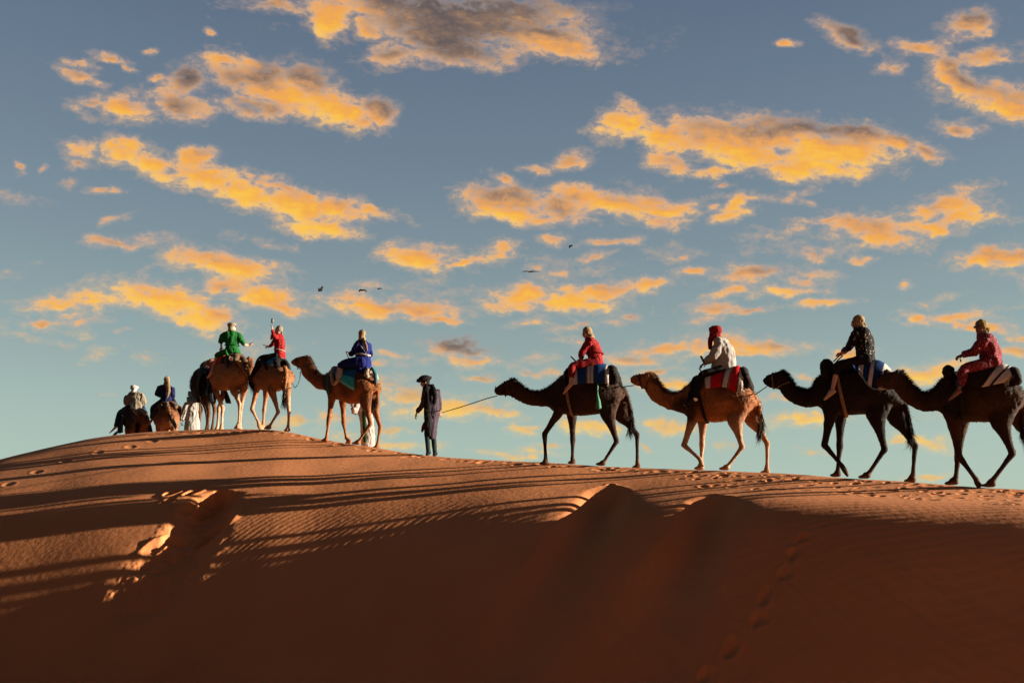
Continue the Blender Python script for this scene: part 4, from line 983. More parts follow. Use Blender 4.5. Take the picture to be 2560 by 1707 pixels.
saddle(V7, 'black padded saddle with jade tassel under the blue striped blanket', [((842, 545), (800, 700), .36, .085), ((1235, 545), (1262, 650), .30, .12)], PAD,
    girth=((808, 560), (868, 968), .40), handle=[(905, 470, .06), (858, 422, .06), (850, 418, -.06), (900, 470, -.06)], girth_mat=cloth('tan_webbing', (.28, .19, .11)),
    tassel=([(1098, 670, .44), (1096, 760, .46), (1104, 835, .46), (1106, 890, .45)], [.018, .02, .05, .065], cloth('jade_cloth', (.10, .30, .20))))
blanket(V7, [(880, 540), (960, 505), (1060, 485), (1150, 484), (1222, 520)], [(868, 678), (940, 668), (1040, 660), (1130, 664), (1200, 672)], .44, S_BLUE,
    'blue blanket with pale stripes under the rider in red on the led dark camel', seed=2, fr=RAG)
person(V7, dict(base=(1080, 480, 0), label='barefoot person in red tunic and red trousers, tan headscarf, riding the led dark camel', group=GRP,
    head=(1000, 200, 0), face=(-.85, -.1, -.35), hs=1.0, skin=SKIN_PALE,
    torso=[(985, 243, 1052, 238, .08, 0), (978, 268, 1092, 258, .20, 0), (978, 330, 1124, 318, .20, 0), (1000, 395, 1142, 388, .17, 0), (1010, 440, 1152, 440, .20, 0), (1020, 482, 1162, 478, .22, 0), (1060, 505, 1165, 500, .20, 0)],
    arms=[[(1020, 285, .18), (952, 388, .22), (952, 432, .08), (925, 445, .06)], [(1010, 285, -.18), (945, 392, -.2), (945, 438, -.06), (920, 448, -.05)]],
    legs=[[(1095, 460, .12), (865, 502, .34), (842, 680, .47), (775, 755, .47)], [(1095, 460, -.12), (865, 502, -.34), (842, 680, -.47), (775, 755, -.47)]], trouser_cut=.62, trouser_w=1.12,
    tunic=RED, trousers=CRIM, scarf=dict(mat=TAN, tails=[]), glasses=True, belt=(((1000, 392, 0), (1145, 386, 0), .17), .016, CRIM)))

# ================================================================== light camel, rider in white
V8 = View(Z4, 960, None, 18)
camel(V8, dict(label='light brown camel with cream legs and head stretched forward, carrying the rider in white', sc=.98,
    head=[(102, 606, 116, 668), (134, 586, 150, 688), (180, 578, 190, 700), (230, 572, 220, 716), (272, 560, 240, 724)],
    neck=[(276, 562, 232, 722), (318, 580, 244, 748), (362, 642, 282, 812), (420, 718, 350, 862), (500, 752, 440, 908), (572, 736, 532, 930), (640, 676, 585, 950)],
    torso=[(640, 690, 590, 945), (690, 630, 640, 985), (755, 600, 720, 1012), (850, 585, 820, 1024), (950, 570, 920, 1030), (1040, 575, 1010, 1015), (1110, 610, 1090, 1005), (1170, 670, 1160, 985), (1225, 735, 1215, 950), (1262, 800, 1250, 900)],
    legs=[('f', [(650, 900), (680, 985), (598, 1242), (742, 1368), (778, 1440)], .22, True), ('f', [(760, 930), (772, 1010), (766, 1235), (758, 1405), (738, 1470)], -.22),
          ('h', [(1130, 850), (1075, 1010), (1138, 1262), (1002, 1445), (972, 1478)], .22), ('h', [(1210, 870), (1250, 1010), (1374, 1225), (1372, 1440), (1358, 1502)], -.22)],
    tail=[(1235, 765), (1282, 850), (1308, 960), (1315, 1060), (1300, 1140)], ears=[(262, 588, 254, 622, .09), (330, 598, 345, 592, -.1)], eye=(196, 622, .09),
    halter=[((180, 580), (205, 712), .10), ((290, 590), (245, 735), .12)],
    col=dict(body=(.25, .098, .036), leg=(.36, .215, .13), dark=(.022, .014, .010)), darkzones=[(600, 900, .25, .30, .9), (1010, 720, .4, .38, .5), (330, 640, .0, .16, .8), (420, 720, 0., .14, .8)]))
saddle(V8, 'black padded saddle under the red striped blanket with a dark girth strap', [((720, 630), (640, 880), .38, .085), ((1150, 560), (1195, 690), .30, .11)], PAD,
    girth=((730, 640), (812, 1026), .42), handle=[(760, 560, .06), (745, 530, .06), (742, 530, -.06), (760, 560, -.06)], girth_mat=DARKR)
blanket(V8, [(800, 575), (920, 555), (1040, 528), (1110, 505), (1165, 560)], [(795, 712), (880, 704), (980, 702), (1060, 738), (1140, 742)], .45, S_RED,
    'red saddle blanket with white and grey stripes under the rider in the red turban', seed=4, fr=RAG)
person(V8, dict(base=(980, 560, 0), label='person in loose white shirt, red turban, sunglasses and black trousers, riding the light camel', group=GRP,
    head=(885, 200, 0), face=(-1, .05, -.02), hs=1.02, skin=SKIN_DARK,
    torso=[(872, 250, 955, 240, .09, 0), (868, 272, 1000, 262, .21, 0), (880, 345, 1062, 338, .23, 0), (866, 430, 1082, 430, .22, 0), (850, 500, 1086, 500, .24, 0), (850, 560, 1080, 535, .25, 0), (880, 592, 1040, 545, .22, 0)],
    arms=[[(935, 290, .2), (872, 412, .25), (800, 478, .1), (775, 490, .08)], [(925, 290, -.2), (860, 415, -.24), (790, 478, -.08), (766, 492, -.06)]], sleeve=1.35,
    legs=[[(960, 540, .14), (765, 590, .36), (694, 810, .50), (600, 868, .50)], [(960, 540, -.14), (765, 590, -.36), (694, 810, -.50), (600, 868, -.50)]], trouser_cut=.97, trouser_w=1.12,
    tunic=WHITE, trousers=BLACKC, shoe=cloth('black_white_trainer', (.02, .02, .022), spots=((.8, .78, .74), 9, .32)), garment='shirt', wr=.028,
    scarf=dict(mat=CRIM, turban=True, veil=True, name='turban', tails=[[(850, 235, .0, .06), (842, 290, .02, .055), (838, 345, .02, .04)]]), glasses=True))
wg = Geo(); wg.tube([V8.P(790, 482, .06), V8.P(772, 445, .06), V8.P(755, 412, .06)], [.022, .024, .022], k=2)
solo('riding_stick', wg, plain('brown_wood', (.12, .035, .02)), 'short brown stick held upright by the rider in white', 'stick')

# ================================================================== black camel, rider in sequined black
V9 = View(Z5, 900, None, 22)
camel(V9, dict(label='black camel with tan muzzle strap and a foreleg lifted, carrying the rider in black', sc=1.04,
    head=[(92, 612, 100, 655), (118, 584, 138, 678), (160, 566, 172, 688), (205, 548, 205, 692), (258, 540, 235, 692)],
    neck=[(265, 542, 222, 694), (318, 604, 232, 712), (352, 662, 272, 772), (400, 688, 345, 818), (462, 695, 432, 845), (518, 660, 500, 840), (556, 600, 550, 835)],
    torso=[(560, 590, 545, 830), (620, 550, 590, 882), (700, 540, 670, 905), (800, 525, 770, 906), (880, 518, 860, 902), (960, 530, 940, 900), (1040, 570, 1010, 895), (1110, 640, 1080, 880), (1175, 710, 1140, 850), (1220, 780, 1200, 830)],
    legs=[('f', [(625, 800), (640, 900), (592, 1150), (736, 1322), (782, 1402)], .23, True), ('f', [(715, 820), (720, 910), (716, 1160), (700, 1365), (684, 1408)], -.23),
          ('h', [(1060, 760), (1015, 910), (1082, 1186), (946, 1392), (915, 1424)], .23), ('h', [(1165, 790), (1190, 930), (1330, 1155), (1312, 1385), (1286, 1440)], -.23)],
    tail=[(1215, 770), (1256, 850), (1278, 950), (1290, 1040), (1292, 1090)], ears=[(204, 566, 198, 590, .08), (290, 572, 302, 572, -.1)], eye=(150, 610, .085),
    halter=[((165, 566), (178, 692), .10), ((322, 636), (205, 688), .12)], halter_col='tan_webbing', halter_rgb=(.30, .2, .12),
    col=dict(body=(.012, .0075, .006), leg=(.014, .009, .007), dark=(.006, .005, .005)), darkzones=[]))
saddle(V9, 'black padded saddle with raised front and tan girth strap on the black camel', [((612, 500), (600, 590), .30, .12), ((1090, 560), (1120, 680), .34, .10)], PAD,
    girth=((690, 545), (772, 912), .42), handle=[(690, 470, .06), (735, 425, .06), (735, 425, -.06), (690, 470, -.06)])
blanket(V9, [(800, 500), (880, 492), (960, 478), (1030, 460), (1100, 500), (1150, 560)], [(830, 520), (880, 580), (930, 640), (985, 690), (1040, 700), (1120, 690)], .42, S_BLUE2,
    'navy and white striped blanket bunched over the rump of the black camel', seed=6, fr=RAG, fold=.03)
person(V9, dict(base=(930, 480, 0), label='person in black tunic flecked with sequins and tan headscarf, riding the black camel', group=GRP,
    head=(862, 156, 0), face=(-.95, .25, -.05), hs=1.05, skin=SKIN_PALE,
    torso=[(838, 192, 908, 186, .09, 0), (822, 218, 960, 208, .20, 0), (822, 290, 995, 285, .23, 0), (848, 372, 998, 372, .20, 0), (845, 420, 1005, 430, .22, 0), (850, 462, 1012, 470, .24, 0), (900, 485, 1000, 485, .20, 0)],
    arms=[[(855, 240, .19), (800, 345, .24), (745, 395, .12), (722, 400, .1)], [(845, 240, -.19), (790, 350, -.22), (738, 398, -.08), (716, 404, -.06)]],
    legs=[[(950, 455, .14), (700, 505, .36), (655, 712, .50), (585, 775, .50)], [(950, 455, -.14), (700, 505, -.36), (655, 712, -.50), (585, 775, -.50)]], trouser_cut=.36, trouser_w=1.2,
    tunic=SPARK, trousers=BLACKC, shoe=cloth('cream_slipper', (.55, .42, .30), var=.1),
    scarf=dict(mat=TAN, tails=[[(838, 150, .09, .03), (834, 180, .1, .028), (832, 208, .1, .02)], [(905, 170, 0, .07), (918, 188, 0, .05)]]), glasses=True))
R = [V9.P(735, 402, .1), V9.P(700, 435, .12), V9.P(665, 470, .1)]
rope(R, .012, DARKR, 'black rein gripped in the hands of the rider in sequined black')

# ================================================================== last dark camel, rider in rose
V10 = View(Z5, 1870, None, 24)
camel(V10, dict(label='dark brown camel at the right edge, its head over the rump of the black camel', sc=1.04,
    head=[(1002, 622, 1020, 672), (1038, 586, 1060, 684), (1090, 562, 1105, 690), (1140, 550, 1135, 696), (1200, 543, 1160, 702)],
    neck=[(1215, 545, 1165, 706), (1262, 590, 1172, 722), (1310, 652, 1240, 796), (1366, 706, 1322, 850), (1430, 718, 1412, 880), (1500, 680, 1490, 874), (1560, 608, 1530, 880)],
    torso=[(1560, 620, 1525, 875), (1620, 570, 1590, 922), (1700, 550, 1685, 958), (1790, 545, 1785, 962), (1890, 540, 1880, 962), (1985, 555, 1960, 958), (2065, 590, 2040, 945), (2130, 630, 2110, 915), (2190, 680, 2180, 870), (2232, 745, 2225, 820)],
    legs=[('f', [(1625, 860), (1648, 960), (1688, 1240), (1832, 1432), (1852, 1500)], .23, True), ('f', [(1705, 870), (1712, 960), (1682, 1250), (1664, 1425), (1622, 1478)], -.23),
          ('h', [(2075, 800), (2030, 960), (2126, 1222), (1966, 1440), (1932, 1498)], .23), ('h', [(2185, 820), (2215, 960), (2320, 1200), (2300, 1440), (2275, 1500)], -.23)],
    tail=[(2228, 740), (2232, 860), (2215, 960), (2218, 1030), (2225, 1080)], ears=[(1168, 560, 1182, 590, .09), (1225, 548, 1240, 545, -.1)], eye=(1090, 604, .09),
    halter=[((1100, 562), (1112, 694), .10), ((1200, 548), (1170, 710), .12)], halter_col='teal_halter', halter_rgb=(.02, .07, .08),
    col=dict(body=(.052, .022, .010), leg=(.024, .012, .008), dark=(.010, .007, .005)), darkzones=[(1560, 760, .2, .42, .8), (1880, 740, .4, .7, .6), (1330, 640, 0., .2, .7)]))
saddle(V10, 'black padded saddle and grey sacking under the black striped blanket', [((1605, 545), (1590, 650), .32, .10), ((2130, 560), (2160, 640), .32, .11)], PAD,
    girth=((1690, 560), (1720, 965), .42), handle=[(1705, 470, .08), (1700, 432, .08), (1700, 432, -.08), (1705, 470, -.08)], girth_mat=DARKR)
blanket(V10, [(1640, 560), (1760, 540), (1880, 520), (1990, 505), (2080, 498), (2150, 560)], [(1690, 600), (1740, 650), (1800, 668), (1860, 680), (1920, 665), (2060, 640)], .45, S_BLACK,
    'black blanket with broad white stripes and ragged fringe under the rider in rose', seed=8, fr=RAG, fold=.02)
person(V10, dict(base=(1950, 500, 0), label='person in mottled rose pink clothes and yellow headscarf, rider at the right edge', group=GRP,
    head=(1868, 196, 0), face=(-.9, -.35, -.05), hs=1.05, skin=SKIN_DARK,
    torso=[(1845, 243, 1922, 238, .09, 0), (1838, 268, 1975, 256, .22, 0), (1842, 330, 2008, 322, .24, 0), (1862, 395, 2030, 392, .23, 0), (1862, 440, 2038, 440, .25, 0), (1890, 480, 2045, 480, .25, 0), (1940, 500, 2040, 500, .2, 0)],
    arms=[[(1905, 285, .2), (1832, 385, .25), (1720, 412, .14), (1690, 425, .12)], [(1890, 285, -.2), (1815, 385, -.22), (1715, 416, -.12), (1688, 428, -.1)]], sleeve=1.15,
    legs=[[(1985, 475, .14), (1735, 530, .40), (1682, 715, .50), (1605, 775, .50)], [(1985, 475, -.14), (1735, 530, -.40), (1682, 715, -.50), (1605, 775, -.50)]], trouser_cut=.70, trouser_w=1.2,
    tunic=ROSE, trousers=ROSE, scarf=dict(mat=OLIVE, tails=[[(1915, 200, 0, .06), (1925, 232, 0, .03)]]), glasses=True,
    extra=[('jeans_cuff', [(1722, 560, .41, .068), (1700, 620, .45, .066), (1690, 668, .47, .062)], DENIM)], xflat=1.0))

# ================================================================== man on foot leading
VC = View(Z2, 1690, None, 0)
person(VC, dict(base=(1690, 1500, 0), label='person on foot in dusky tunic and wide black hat, leading a camel by a rope', cat='person', stand=True,
    head=(1622, 700, 0), face=(-.95, -.15, -.25), hs=1.0, skin=SKIN,
    torso=[(1605, 738, 1690, 722, .08, 0), (1604, 765, 1735, 758, .14, 0), (1602, 850, 1770, 845, .16, 0), (1614, 950, 1785, 950, .15, 0), (1614, 1050, 1785, 1045, .15, 0), (1622, 1150, 1765, 1170, .16, 0), (1640, 1260, 1750, 1270, .14, 0), (1650, 1322, 1742, 1325, .12, 0)], ntorso=6,
    arms=[[(1635, 790, .12), (1605, 935, .12), (1530, 1040, .14), (1515, 1085, .14)], [(1755, 790, -.1), (1785, 930, -.14), (1790, 1020, -.08), (1800, 1050, -.05)]],
    legs=[[(1665, 1050, .06), (1645, 1250, .08), (1662, 1468, .06), (1632, 1498, .1)], [(1740, 1050, -.08), (1715, 1260, -.08), (1738, 1470, -.08), (1712, 1502, -.04)]], trouser_cut=.98, trouser_w=.92,
    tunic=PURPLE, trousers=TEALT, shoe=cloth('dark_sandal', (.02, .014, .014)), garment='long_tunic', curl=.5,
    scarf=dict(mat=BLACKC, brim=True, name='hat', neck=True, tails=[[(1690, 740, .06, .09), (1725, 800, .16, .07), (1735, 870, .18, .06), (1728, 930, .18, .045)]]),
    extra=[('black_shawl', [(1640, 760, .13, .10), (1650, 860, .16, .10), (1650, 980, .17, .09), (1655, 1120, .15, .09), (1665, 1290, .13, .07)], BLACKC), ('red_sash_end', [(1625, 1140, .1, .03), (1605, 1200, .12, .045), (1590, 1250, .12, .03)], cloth('dark_red_cloth', (.12, .006, .015)))], xflat=.6))
rope([VC.P(1797, 1040, -.05), VC.P(2020, 975, -.1), V7.P(60, 808, .0), V7.P(160, 782, .02)], .011, DARKR, 'taut dark rope from the person in the black hat to the led camel')

# ================================================================== brown camel, rider in blue
V6 = View(Z2, 840, None, 32)
camel(V6, dict(label='rust brown camel with teal halter, carrying the rider in royal blue', sc=1.0,
    head=[(132, 456, 148, 506), (166, 432, 188, 522), (215, 412, 222, 540), (265, 400, 235, 552), (318, 402, 250, 566)],
    neck=[(322, 402, 240, 566), (362, 470, 246, 600), (392, 535, 280, 648), (432, 590, 345, 706), (492, 620, 415, 768), (548, 604, 490, 786), (600, 556, 540, 808)],
    torso=[(610, 575, 560, 825), (660, 548, 615, 870), (730, 535, 680, 905), (810, 540, 760, 932), (890, 560, 840, 938), (960, 600, 915, 920), (1020, 645, 975, 900), (1065, 700, 1035, 870), (1085, 750, 1065, 830)],
    legs=[('f', [(575, 780), (585, 860), (545, 1110), (522, 1295), (506, 1338)], .22), ('f', [(690, 820), (702, 890), (712, 1150), (742, 1325), (778, 1396)], -.22),
          ('h', [(965, 780), (960, 920), (1012, 1165), (884, 1355), (850, 1398)], .22), ('h', [(1030, 800), (1045, 950), (1122, 1190), (1088, 1395), (1076, 1436)], -.22)],
    tail=[(1062, 690), (1092, 770), (1088, 880), (1045, 960), (985, 1015)], tuft=.5, ears=[(262, 420, 272, 446, .08), (335, 430, 348, 432, -.1)], eye=(205, 450, .09),
    halter=[((190, 425), (205, 530), .10), ((365, 515), (205, 548), .12)], halter_col='teal_rope', halter_rgb=(.02, .15, .18),
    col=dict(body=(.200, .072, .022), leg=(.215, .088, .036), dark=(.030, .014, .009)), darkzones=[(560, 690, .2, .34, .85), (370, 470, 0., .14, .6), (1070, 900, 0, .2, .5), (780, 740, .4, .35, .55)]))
saddle(V6, 'pale padded saddle under the teal blanket with teal cord hanging at the rear', [((640, 540), (600, 720), .36, .07), ((1000, 565), (985, 640), .18, .085)], cloth('pale_sacking', (.42, .33, .26), var=.25),
    girth=((640, 560), (640, 880), .40), handle=[(770, 430, .05), (742, 360, .05), (742, 360, -.05), (770, 430, -.05)], girth_mat=TEALR,
    tassel=([(1030, 540, .02), (1060, 590, .05), (1072, 650, .06), (1074, 705, .06)], [.045, .05, .045, .03], TEALR))
blanket(V6, [(680, 520), (760, 515), (840, 520), (920, 530)], [(632, 660), (700, 710), (770, 755), (832, 790), (915, 672)][:4], .42, S_TEAL,
    'teal and blue blanket hanging in a point under the rider in royal blue', seed=11, fold=.02)
person(V6, dict(base=(900, 500, 0), label='person in long royal blue dress with pale sash, riding the rust brown camel', group=GRP,
    head=(912, 172, 0), face=(-.6, .75, -.05), hs=1.0, skin=SKIN_PALE,
    torso=[(880, 232, 945, 228, .08, 0), (848, 256, 985, 258, .15, 0), (848, 320, 998, 320, .17, 0), (858, 385, 990, 392, .15, 0), (846, 430, 1000, 440, .19, 0), (826, 480, 1002, 490, .25, 0), (850, 520, 990, 560, .24, 0), (900, 570, 975, 630, .2, 0)],
    arms=[[(868, 275, .16), (805, 378, .22), (778, 368, .05), (752, 352, .0)], [(985, 275, -.12), (1010, 390, -.1), (960, 455, -.3), (920, 440, -.36)]],
    legs=[[(930, 475, .12), (690, 505, .34), (650, 670, .46), (605, 722, .46)], [(930, 475, -.12), (740, 505, -.34), (700, 670, -.46), (650, 720, -.46)]], trouser_cut=.9, trouser_w=1.25,
    tunic=BLUE, trousers=cloth('pale_pink_trousers', (.58, .45, .42), var=.15), garment='dress', shoe=cloth('cream_slipper', (.55, .42, .30)),
    scarf=dict(mat=TAN, tails=[[(930, 210, .08, .05), (950, 260, .17, .055), (965, 310, .2, .05), (978, 348, .2, .02)]]), belt=(((856, 386, 0), (990, 394, 0), .15), .024, cloth('pale_sash', (.55, .48, .42))),
    extra=[('skirt', [(930, 470, .15, .16), (820, 480, .28, .16), (730, 490, .36, .13), (665, 515, .40, .10)], BLUE), ('shoulder_strap', [(868, 240, .17, .016), (900, 285, .2, .016), (945, 345, .2, .016), (990, 410, .19, .016)], cloth('pale_sash', (.55, .48, .42)))], xflat=.75))

# ================================================================== pale robed man behind the rust camel
VB = View(Z2, 960, 28.2, 0)
person(VB, dict(base=(985, 1425, 0), label='person in white robe with dark green scarf, half hidden behind the rust brown camel', cat='person', stand=True,
    head=(905, 800, 0), face=(-.9, -.2, 0), skin=SKIN_DARK,
    torso=[(870, 850, 940, 845, .08, 0), (845, 880, 990, 880, .17, 0), (845, 960, 1000, 960, .19, 0), (880, 1070, 1020, 1070, .18, 0), (900, 1180, 1050, 1180, .19, 0), (905, 1300, 1062, 1300, .2, 0), (905, 1425, 1060, 1425, .2, 0)], ntorso=4,
    arms=[[(870, 900, .15), (835, 1040, .2), (815, 975, .3), (805, 945, .32)], [(985, 900, -.1), (1010, 1040, -.1), (1020, 1140, -.05), (1020, 1180, -.05)]], sleeve=1.2,
    legs=[[(960, 1100, .08), (950, 1270, .08), (950, 1425, .08), (920, 1440, .1)], [(1010, 1100, -.08), (1015, 1270, -.08), (1015, 1430, -.08), (1000, 1440, -.06)]], tunic=WHITE, trousers=WHITE, garment='robe', shoe=cloth('red_slipper', (.4, .02, .02)),
    scarf=dict(mat=WHITE, turban=True, name='turban'), extra=[('green_scarf', [(935, 1020, .19, .05), (945, 1120, .2, .055), (950, 1240, .21, .06), (952, 1360, .21, .055)], cloth('dark_green_cloth', (.008, .05, .02)))], xflat=.5))

# ================================================================== tan camel, rider in red with phone (walking away)
V5 = View(Z6, 1010, 28.6, 0, 62)
camel(V5, dict(label='tan camel seen from behind with black tail tuft, carrying the rider holding up a phone', sc=.98,
    head=[(690, 640, 690, 692), (700, 605, 702, 692), (715, 575, 716, 692), (726, 560, 728, 690)], head_off=[-1.95, -1.82, -1.6, -1.45],
    neck=[(664, 600, 778, 596), (655, 680, 782, 672), (668, 765, 772, 790), (720, 880, 806, 840), (790, 960, 860, 830)], neck_off=[-1.5, -1.4, -1.25, -1.0, -.8], neck_fwd=True,
    torso=[(835, 720, 840, 940), (870, 680, 870, 970), (925, 640, 925, 1000), (1000, 600, 990, 1012), (1070, 610, 1060, 1002), (1130, 665, 1120, 965), (1165, 710, 1160, 920), (1185, 750, 1180, 870)], torso_off=[-.8, -.62, -.38, -.08, .18, .44, .6, .7],
    tw=[.18, .26, .40, .40, .31, .2],
    legs=[('f', [(845, 890), (822, 960), (758, 1228), (838, 1392), (868, 1492)], -.48, True), ('f', [(930, 940), (940, 1010), (912, 1235), (900, 1400), (890, 1488)], [-.6] * 5),
          ('h', [(1060, 850), (1012, 990), (1090, 1268), (982, 1448), (945, 1496)], [.32, .36, .42, .3, .26]), ('h', [(1180, 850), (1200, 990), (1226, 1258), (1216, 1450), (1200, 1524)], [.5] * 5)],
    tail=[(1175, 700, .78), (1192, 790, .86), (1182, 930, .86), (1165, 1060, .82), (1168, 1150, .80)], tuft=.55, ears=[(765, 600, 790, 606, -1.45)],
    col=dict(body=(.215, .095, .040), leg=(.36, .215, .13), dark=(.014, .010, .008)), darkzones=[(1095, 750, .5, .10, .9)], nohair=True))
saddle(V5, 'dark padded saddle with teal cord knotted at the back, under the rider with the phone', [((1110, 615, .4), (1080, 680, .5), .15, .10), ((1000, 600, 0.), (940, 720, .2), .32, .05)], PAD,
    tassel=([(1230, 690, .3), (1240, 730, .34), (1245, 770, .34)], [.04, .05, .03], TEALR))
blanket(V5, [(930, 620, -.4), (1010, 592, -.1), (1090, 580, .15), (1150, 590, .35)], [(850, 720, .0), (900, 730, .18), (990, 720, .4), (1040, 680, .55)], .42, S_SKY,
    'blue and teal cloth over the back of the camel below the rider with the phone', seed=13, full=False)
person(V5, dict(base=(1100, 580, 0), label='person in a red tunic and beige headscarf, dark trousers, one arm raised holding a phone', group=GRP,
    head=(1090, 232, 0), face=(-.9, .25, .15), hs=1.0, skin=SKIN,
    torso=[(1062, 275, 1118, 270, .08, 0), (1050, 298, 1146, 296, .17, 0), (1045, 380, 1172, 378, .19, 0), (1045, 470, 1172, 480, .17, 0), (1040, 530, 1182, 545, .2, 0), (1045, 580, 1186, 588, .2, 0)],
    arms=[[(1085, 318, .1), (1040, 312, .26), (1020, 222, .2), (1012, 165, .2)], [(1070, 325, -.15), (1025, 400, -.28), (975, 438, -.36), (945, 440, -.4)]],
    legs=[[(1085, 560, .1), (870, 588, .12), (765, 800, .28), (712, 828, .26)], [(1130, 565, -.15), (1040, 620, -.75), (1000, 830, -.8), (980, 860, -.9)]], trouser_cut=.97, trouser_w=1.15,
    tunic=RED, trousers=BLACKC, shoe=BLACKC, scarf=dict(mat=CREAM, tails=[[(1120, 240, 0, .06), (1135, 275, .05, .04)], [(1035, 265, -.1, .05), (1010, 310, -.18, .05), (1000, 345, -.2, .03)]]), belt=(((1042, 476, 0), (1175, 498, 0), .18), .012, cloth('pale_sash', (.55, .48, .42)))))
def box_geo(g, c, ax, ay, az, ch=.22):
    """bevelled slab from three half axes"""
    n = 4; secs = []
    for t, s_ in ((-1, .8), (-.8, 1), (.8, 1), (1, .8)):
        secs.append((c + az * t, ax, ay, s_))
    base = len(g.v); k = 12
    prof = []
    for sx, sy in ((1, 1), (-1, 1), (-1, -1), (1, -1)):
        for q in range(3):
            a = math.pi / 4 * q; cx_, sx_ = math.cos(a), math.sin(a)
            if (sx * sy) < 0: cx_, sx_ = sx_, cx_
            prof.append((sx * (1 - ch + ch * cx_), sy * (1 - ch + ch * sx_)))
    for c_, a_, b_, s_ in secs:
        for (u, v) in prof: g.v.append(c_ + a_ * u * (s_ * .06 + .94) + b_ * v * (s_ * .06 + .94))
    for j in range(3):
        for i in range(k): g.f.append((base + j * k + i, base + j * k + (i + 1) % k, base + (j + 1) * k + (i + 1) % k, base + (j + 1) * k + i))
    g.f.append(tuple(base + i for i in range(k))[::-1]); g.f.append(tuple(base + 3 * k + i for i in range(k)))
pc = V5.P(1016, 112, .2); pr = thing('smartphone', pc, 'grey smartphone held up high by the rider in red', 'phone')
ax, ay, az = Vector((.036, .0, 0)), Vector((-.004, 0, .074)), Vector((0, .0045, 0))
g = Geo(); box_geo(g, Vector((0, 0, 0)), ax, ay, az); part('casing', raw_mesh('casing', g, Vector((0, 0, 0))), pr, plain('grey_phone_metal', (.26, .30, .34), .35, .5))
g = Geo(); g.ball(Vector((-.022, -.0055, .060)), Vector((.007, 0, 0)), Vector((0, 0, .007)), Vector((0, .003, 0))); part('camera_lens', raw_mesh('camera_lens', g, Vector((0, 0, 0))), pr, LENS_M)
g = Geo(); g.tube([V5.P(985, 432, -.36), V5.P(945, 425, -.4), V5.P(898, 417, -.44)], [.012, .012, .010], k=2)
solo('riding_stick', g, plain('grey_wood', (.12, .12, .12)), 'thin grey stick held level by the rider with the phone', 'stick')
rope([V5.P(1245, 720, .34), V5.P(1252, 820, .36), V5.P(1285, 935, .4), V6.P(175, 750, 0), V6.P(218, 680, 0), V6.P(228, 575, .05)], .012, TEALR, 'slack teal rope looping down to the head of the rust brown camel')

# ================================================================== pale camel, rider in green (walking away)
V4 = View(Z6, 450, 29.8, 0, 62)
camel(V4, dict(label='pale sandy camel with long cream legs seen from behind, carrying the rider in green', sc=1.0,
    head=[(190, 628, 192, 668), (205, 612, 208, 690), (228, 594, 230, 700), (250, 590, 252, 700)], head_off=[-1.85, -1.75, -1.55, -1.4],
    neck=[(212, 640, 284, 630), (214, 705, 292, 695), (218, 780, 302, 770), (240, 860, 318, 800), (280, 940, 350, 780)], neck_off=[-1.4, -1.32, -1.15, -.95, -.75], neck_fwd=True,
    torso=[(270, 740, 275, 930), (300, 710, 308, 960), (350, 670, 352, 988), (430, 600, 420, 992), (500, 596, 490, 978), (560, 630, 550, 945), (600, 665, 595, 905), (622, 700, 618, 850)], torso_off=[-.8, -.62, -.38, -.08, .18, .44, .6, .7],
    tw=[.18, .26, .40, .40, .31, .2],
    legs=[('f', [(280, 900), (300, 985), (388, 1200), (378, 1400), (368, 1468)], -.48), ('f', [(390, 950), (405, 1010), (338, 1205), (326, 1400), (308, 1468)], [-.65] * 5),
          ('h', [(520, 830), (530, 980), (602, 1170), (592, 1400), (565, 1478)], [.34, .38, .42, .38, .36]), ('h', [(630, 840), (655, 970), (625, 1180), (608, 1390), (600, 1462)], [.42, .36, .1, .0, -.05])],
    tail=[(585, 630, .78), (640, 700, .86), (690, 790, .86), (730, 870, .82), (765, 940, .80)], tuft=.55, ears=[(200, 630, 190, 612, -1.45), (262, 600, 270, 590, -1.45)],
    col=dict(body=(.25, .122, .056), leg=(.42, .27, .175), dark=(.016, .011, .009)), darkzones=[(285, 1000, -.2, .10, .9)], nohair=True))
saddle(V4, 'dark and brown padded saddle with blue cords below the rider in green', [((590, 555, .45), (560, 640, .6), .13, .10), ((520, 560, .2), (440, 690, .35), .30, .06)], PADB,
    tassel=([(470, 600, .62), (450, 680, .66), (445, 760, .66), (500, 785, .7), (600, 760, .84), (660, 700, .8)], .014, cloth('blue_grey_cord', (.03, .06, .09))))
blanket(V4, [(330, 620, -.5), (410, 565, -.2), (480, 540, .1)], [(245, 738, -.25), (310, 750, .05), (380, 740, .25)], .46, ORANGE, 'orange red saddle cloth below the rider in green', seed=15, full=False)
blanket(V4, [(400, 590, -.2), (470, 560, .1), (560, 530, .35)], [(350, 735, .14), (420, 735, .35), (470, 690, .6)], .43, cloth('black_blue_cloth', (.012, .014, .022)), 'black blanket behind the orange red cloth on the pale camel', seed=17, full=False)
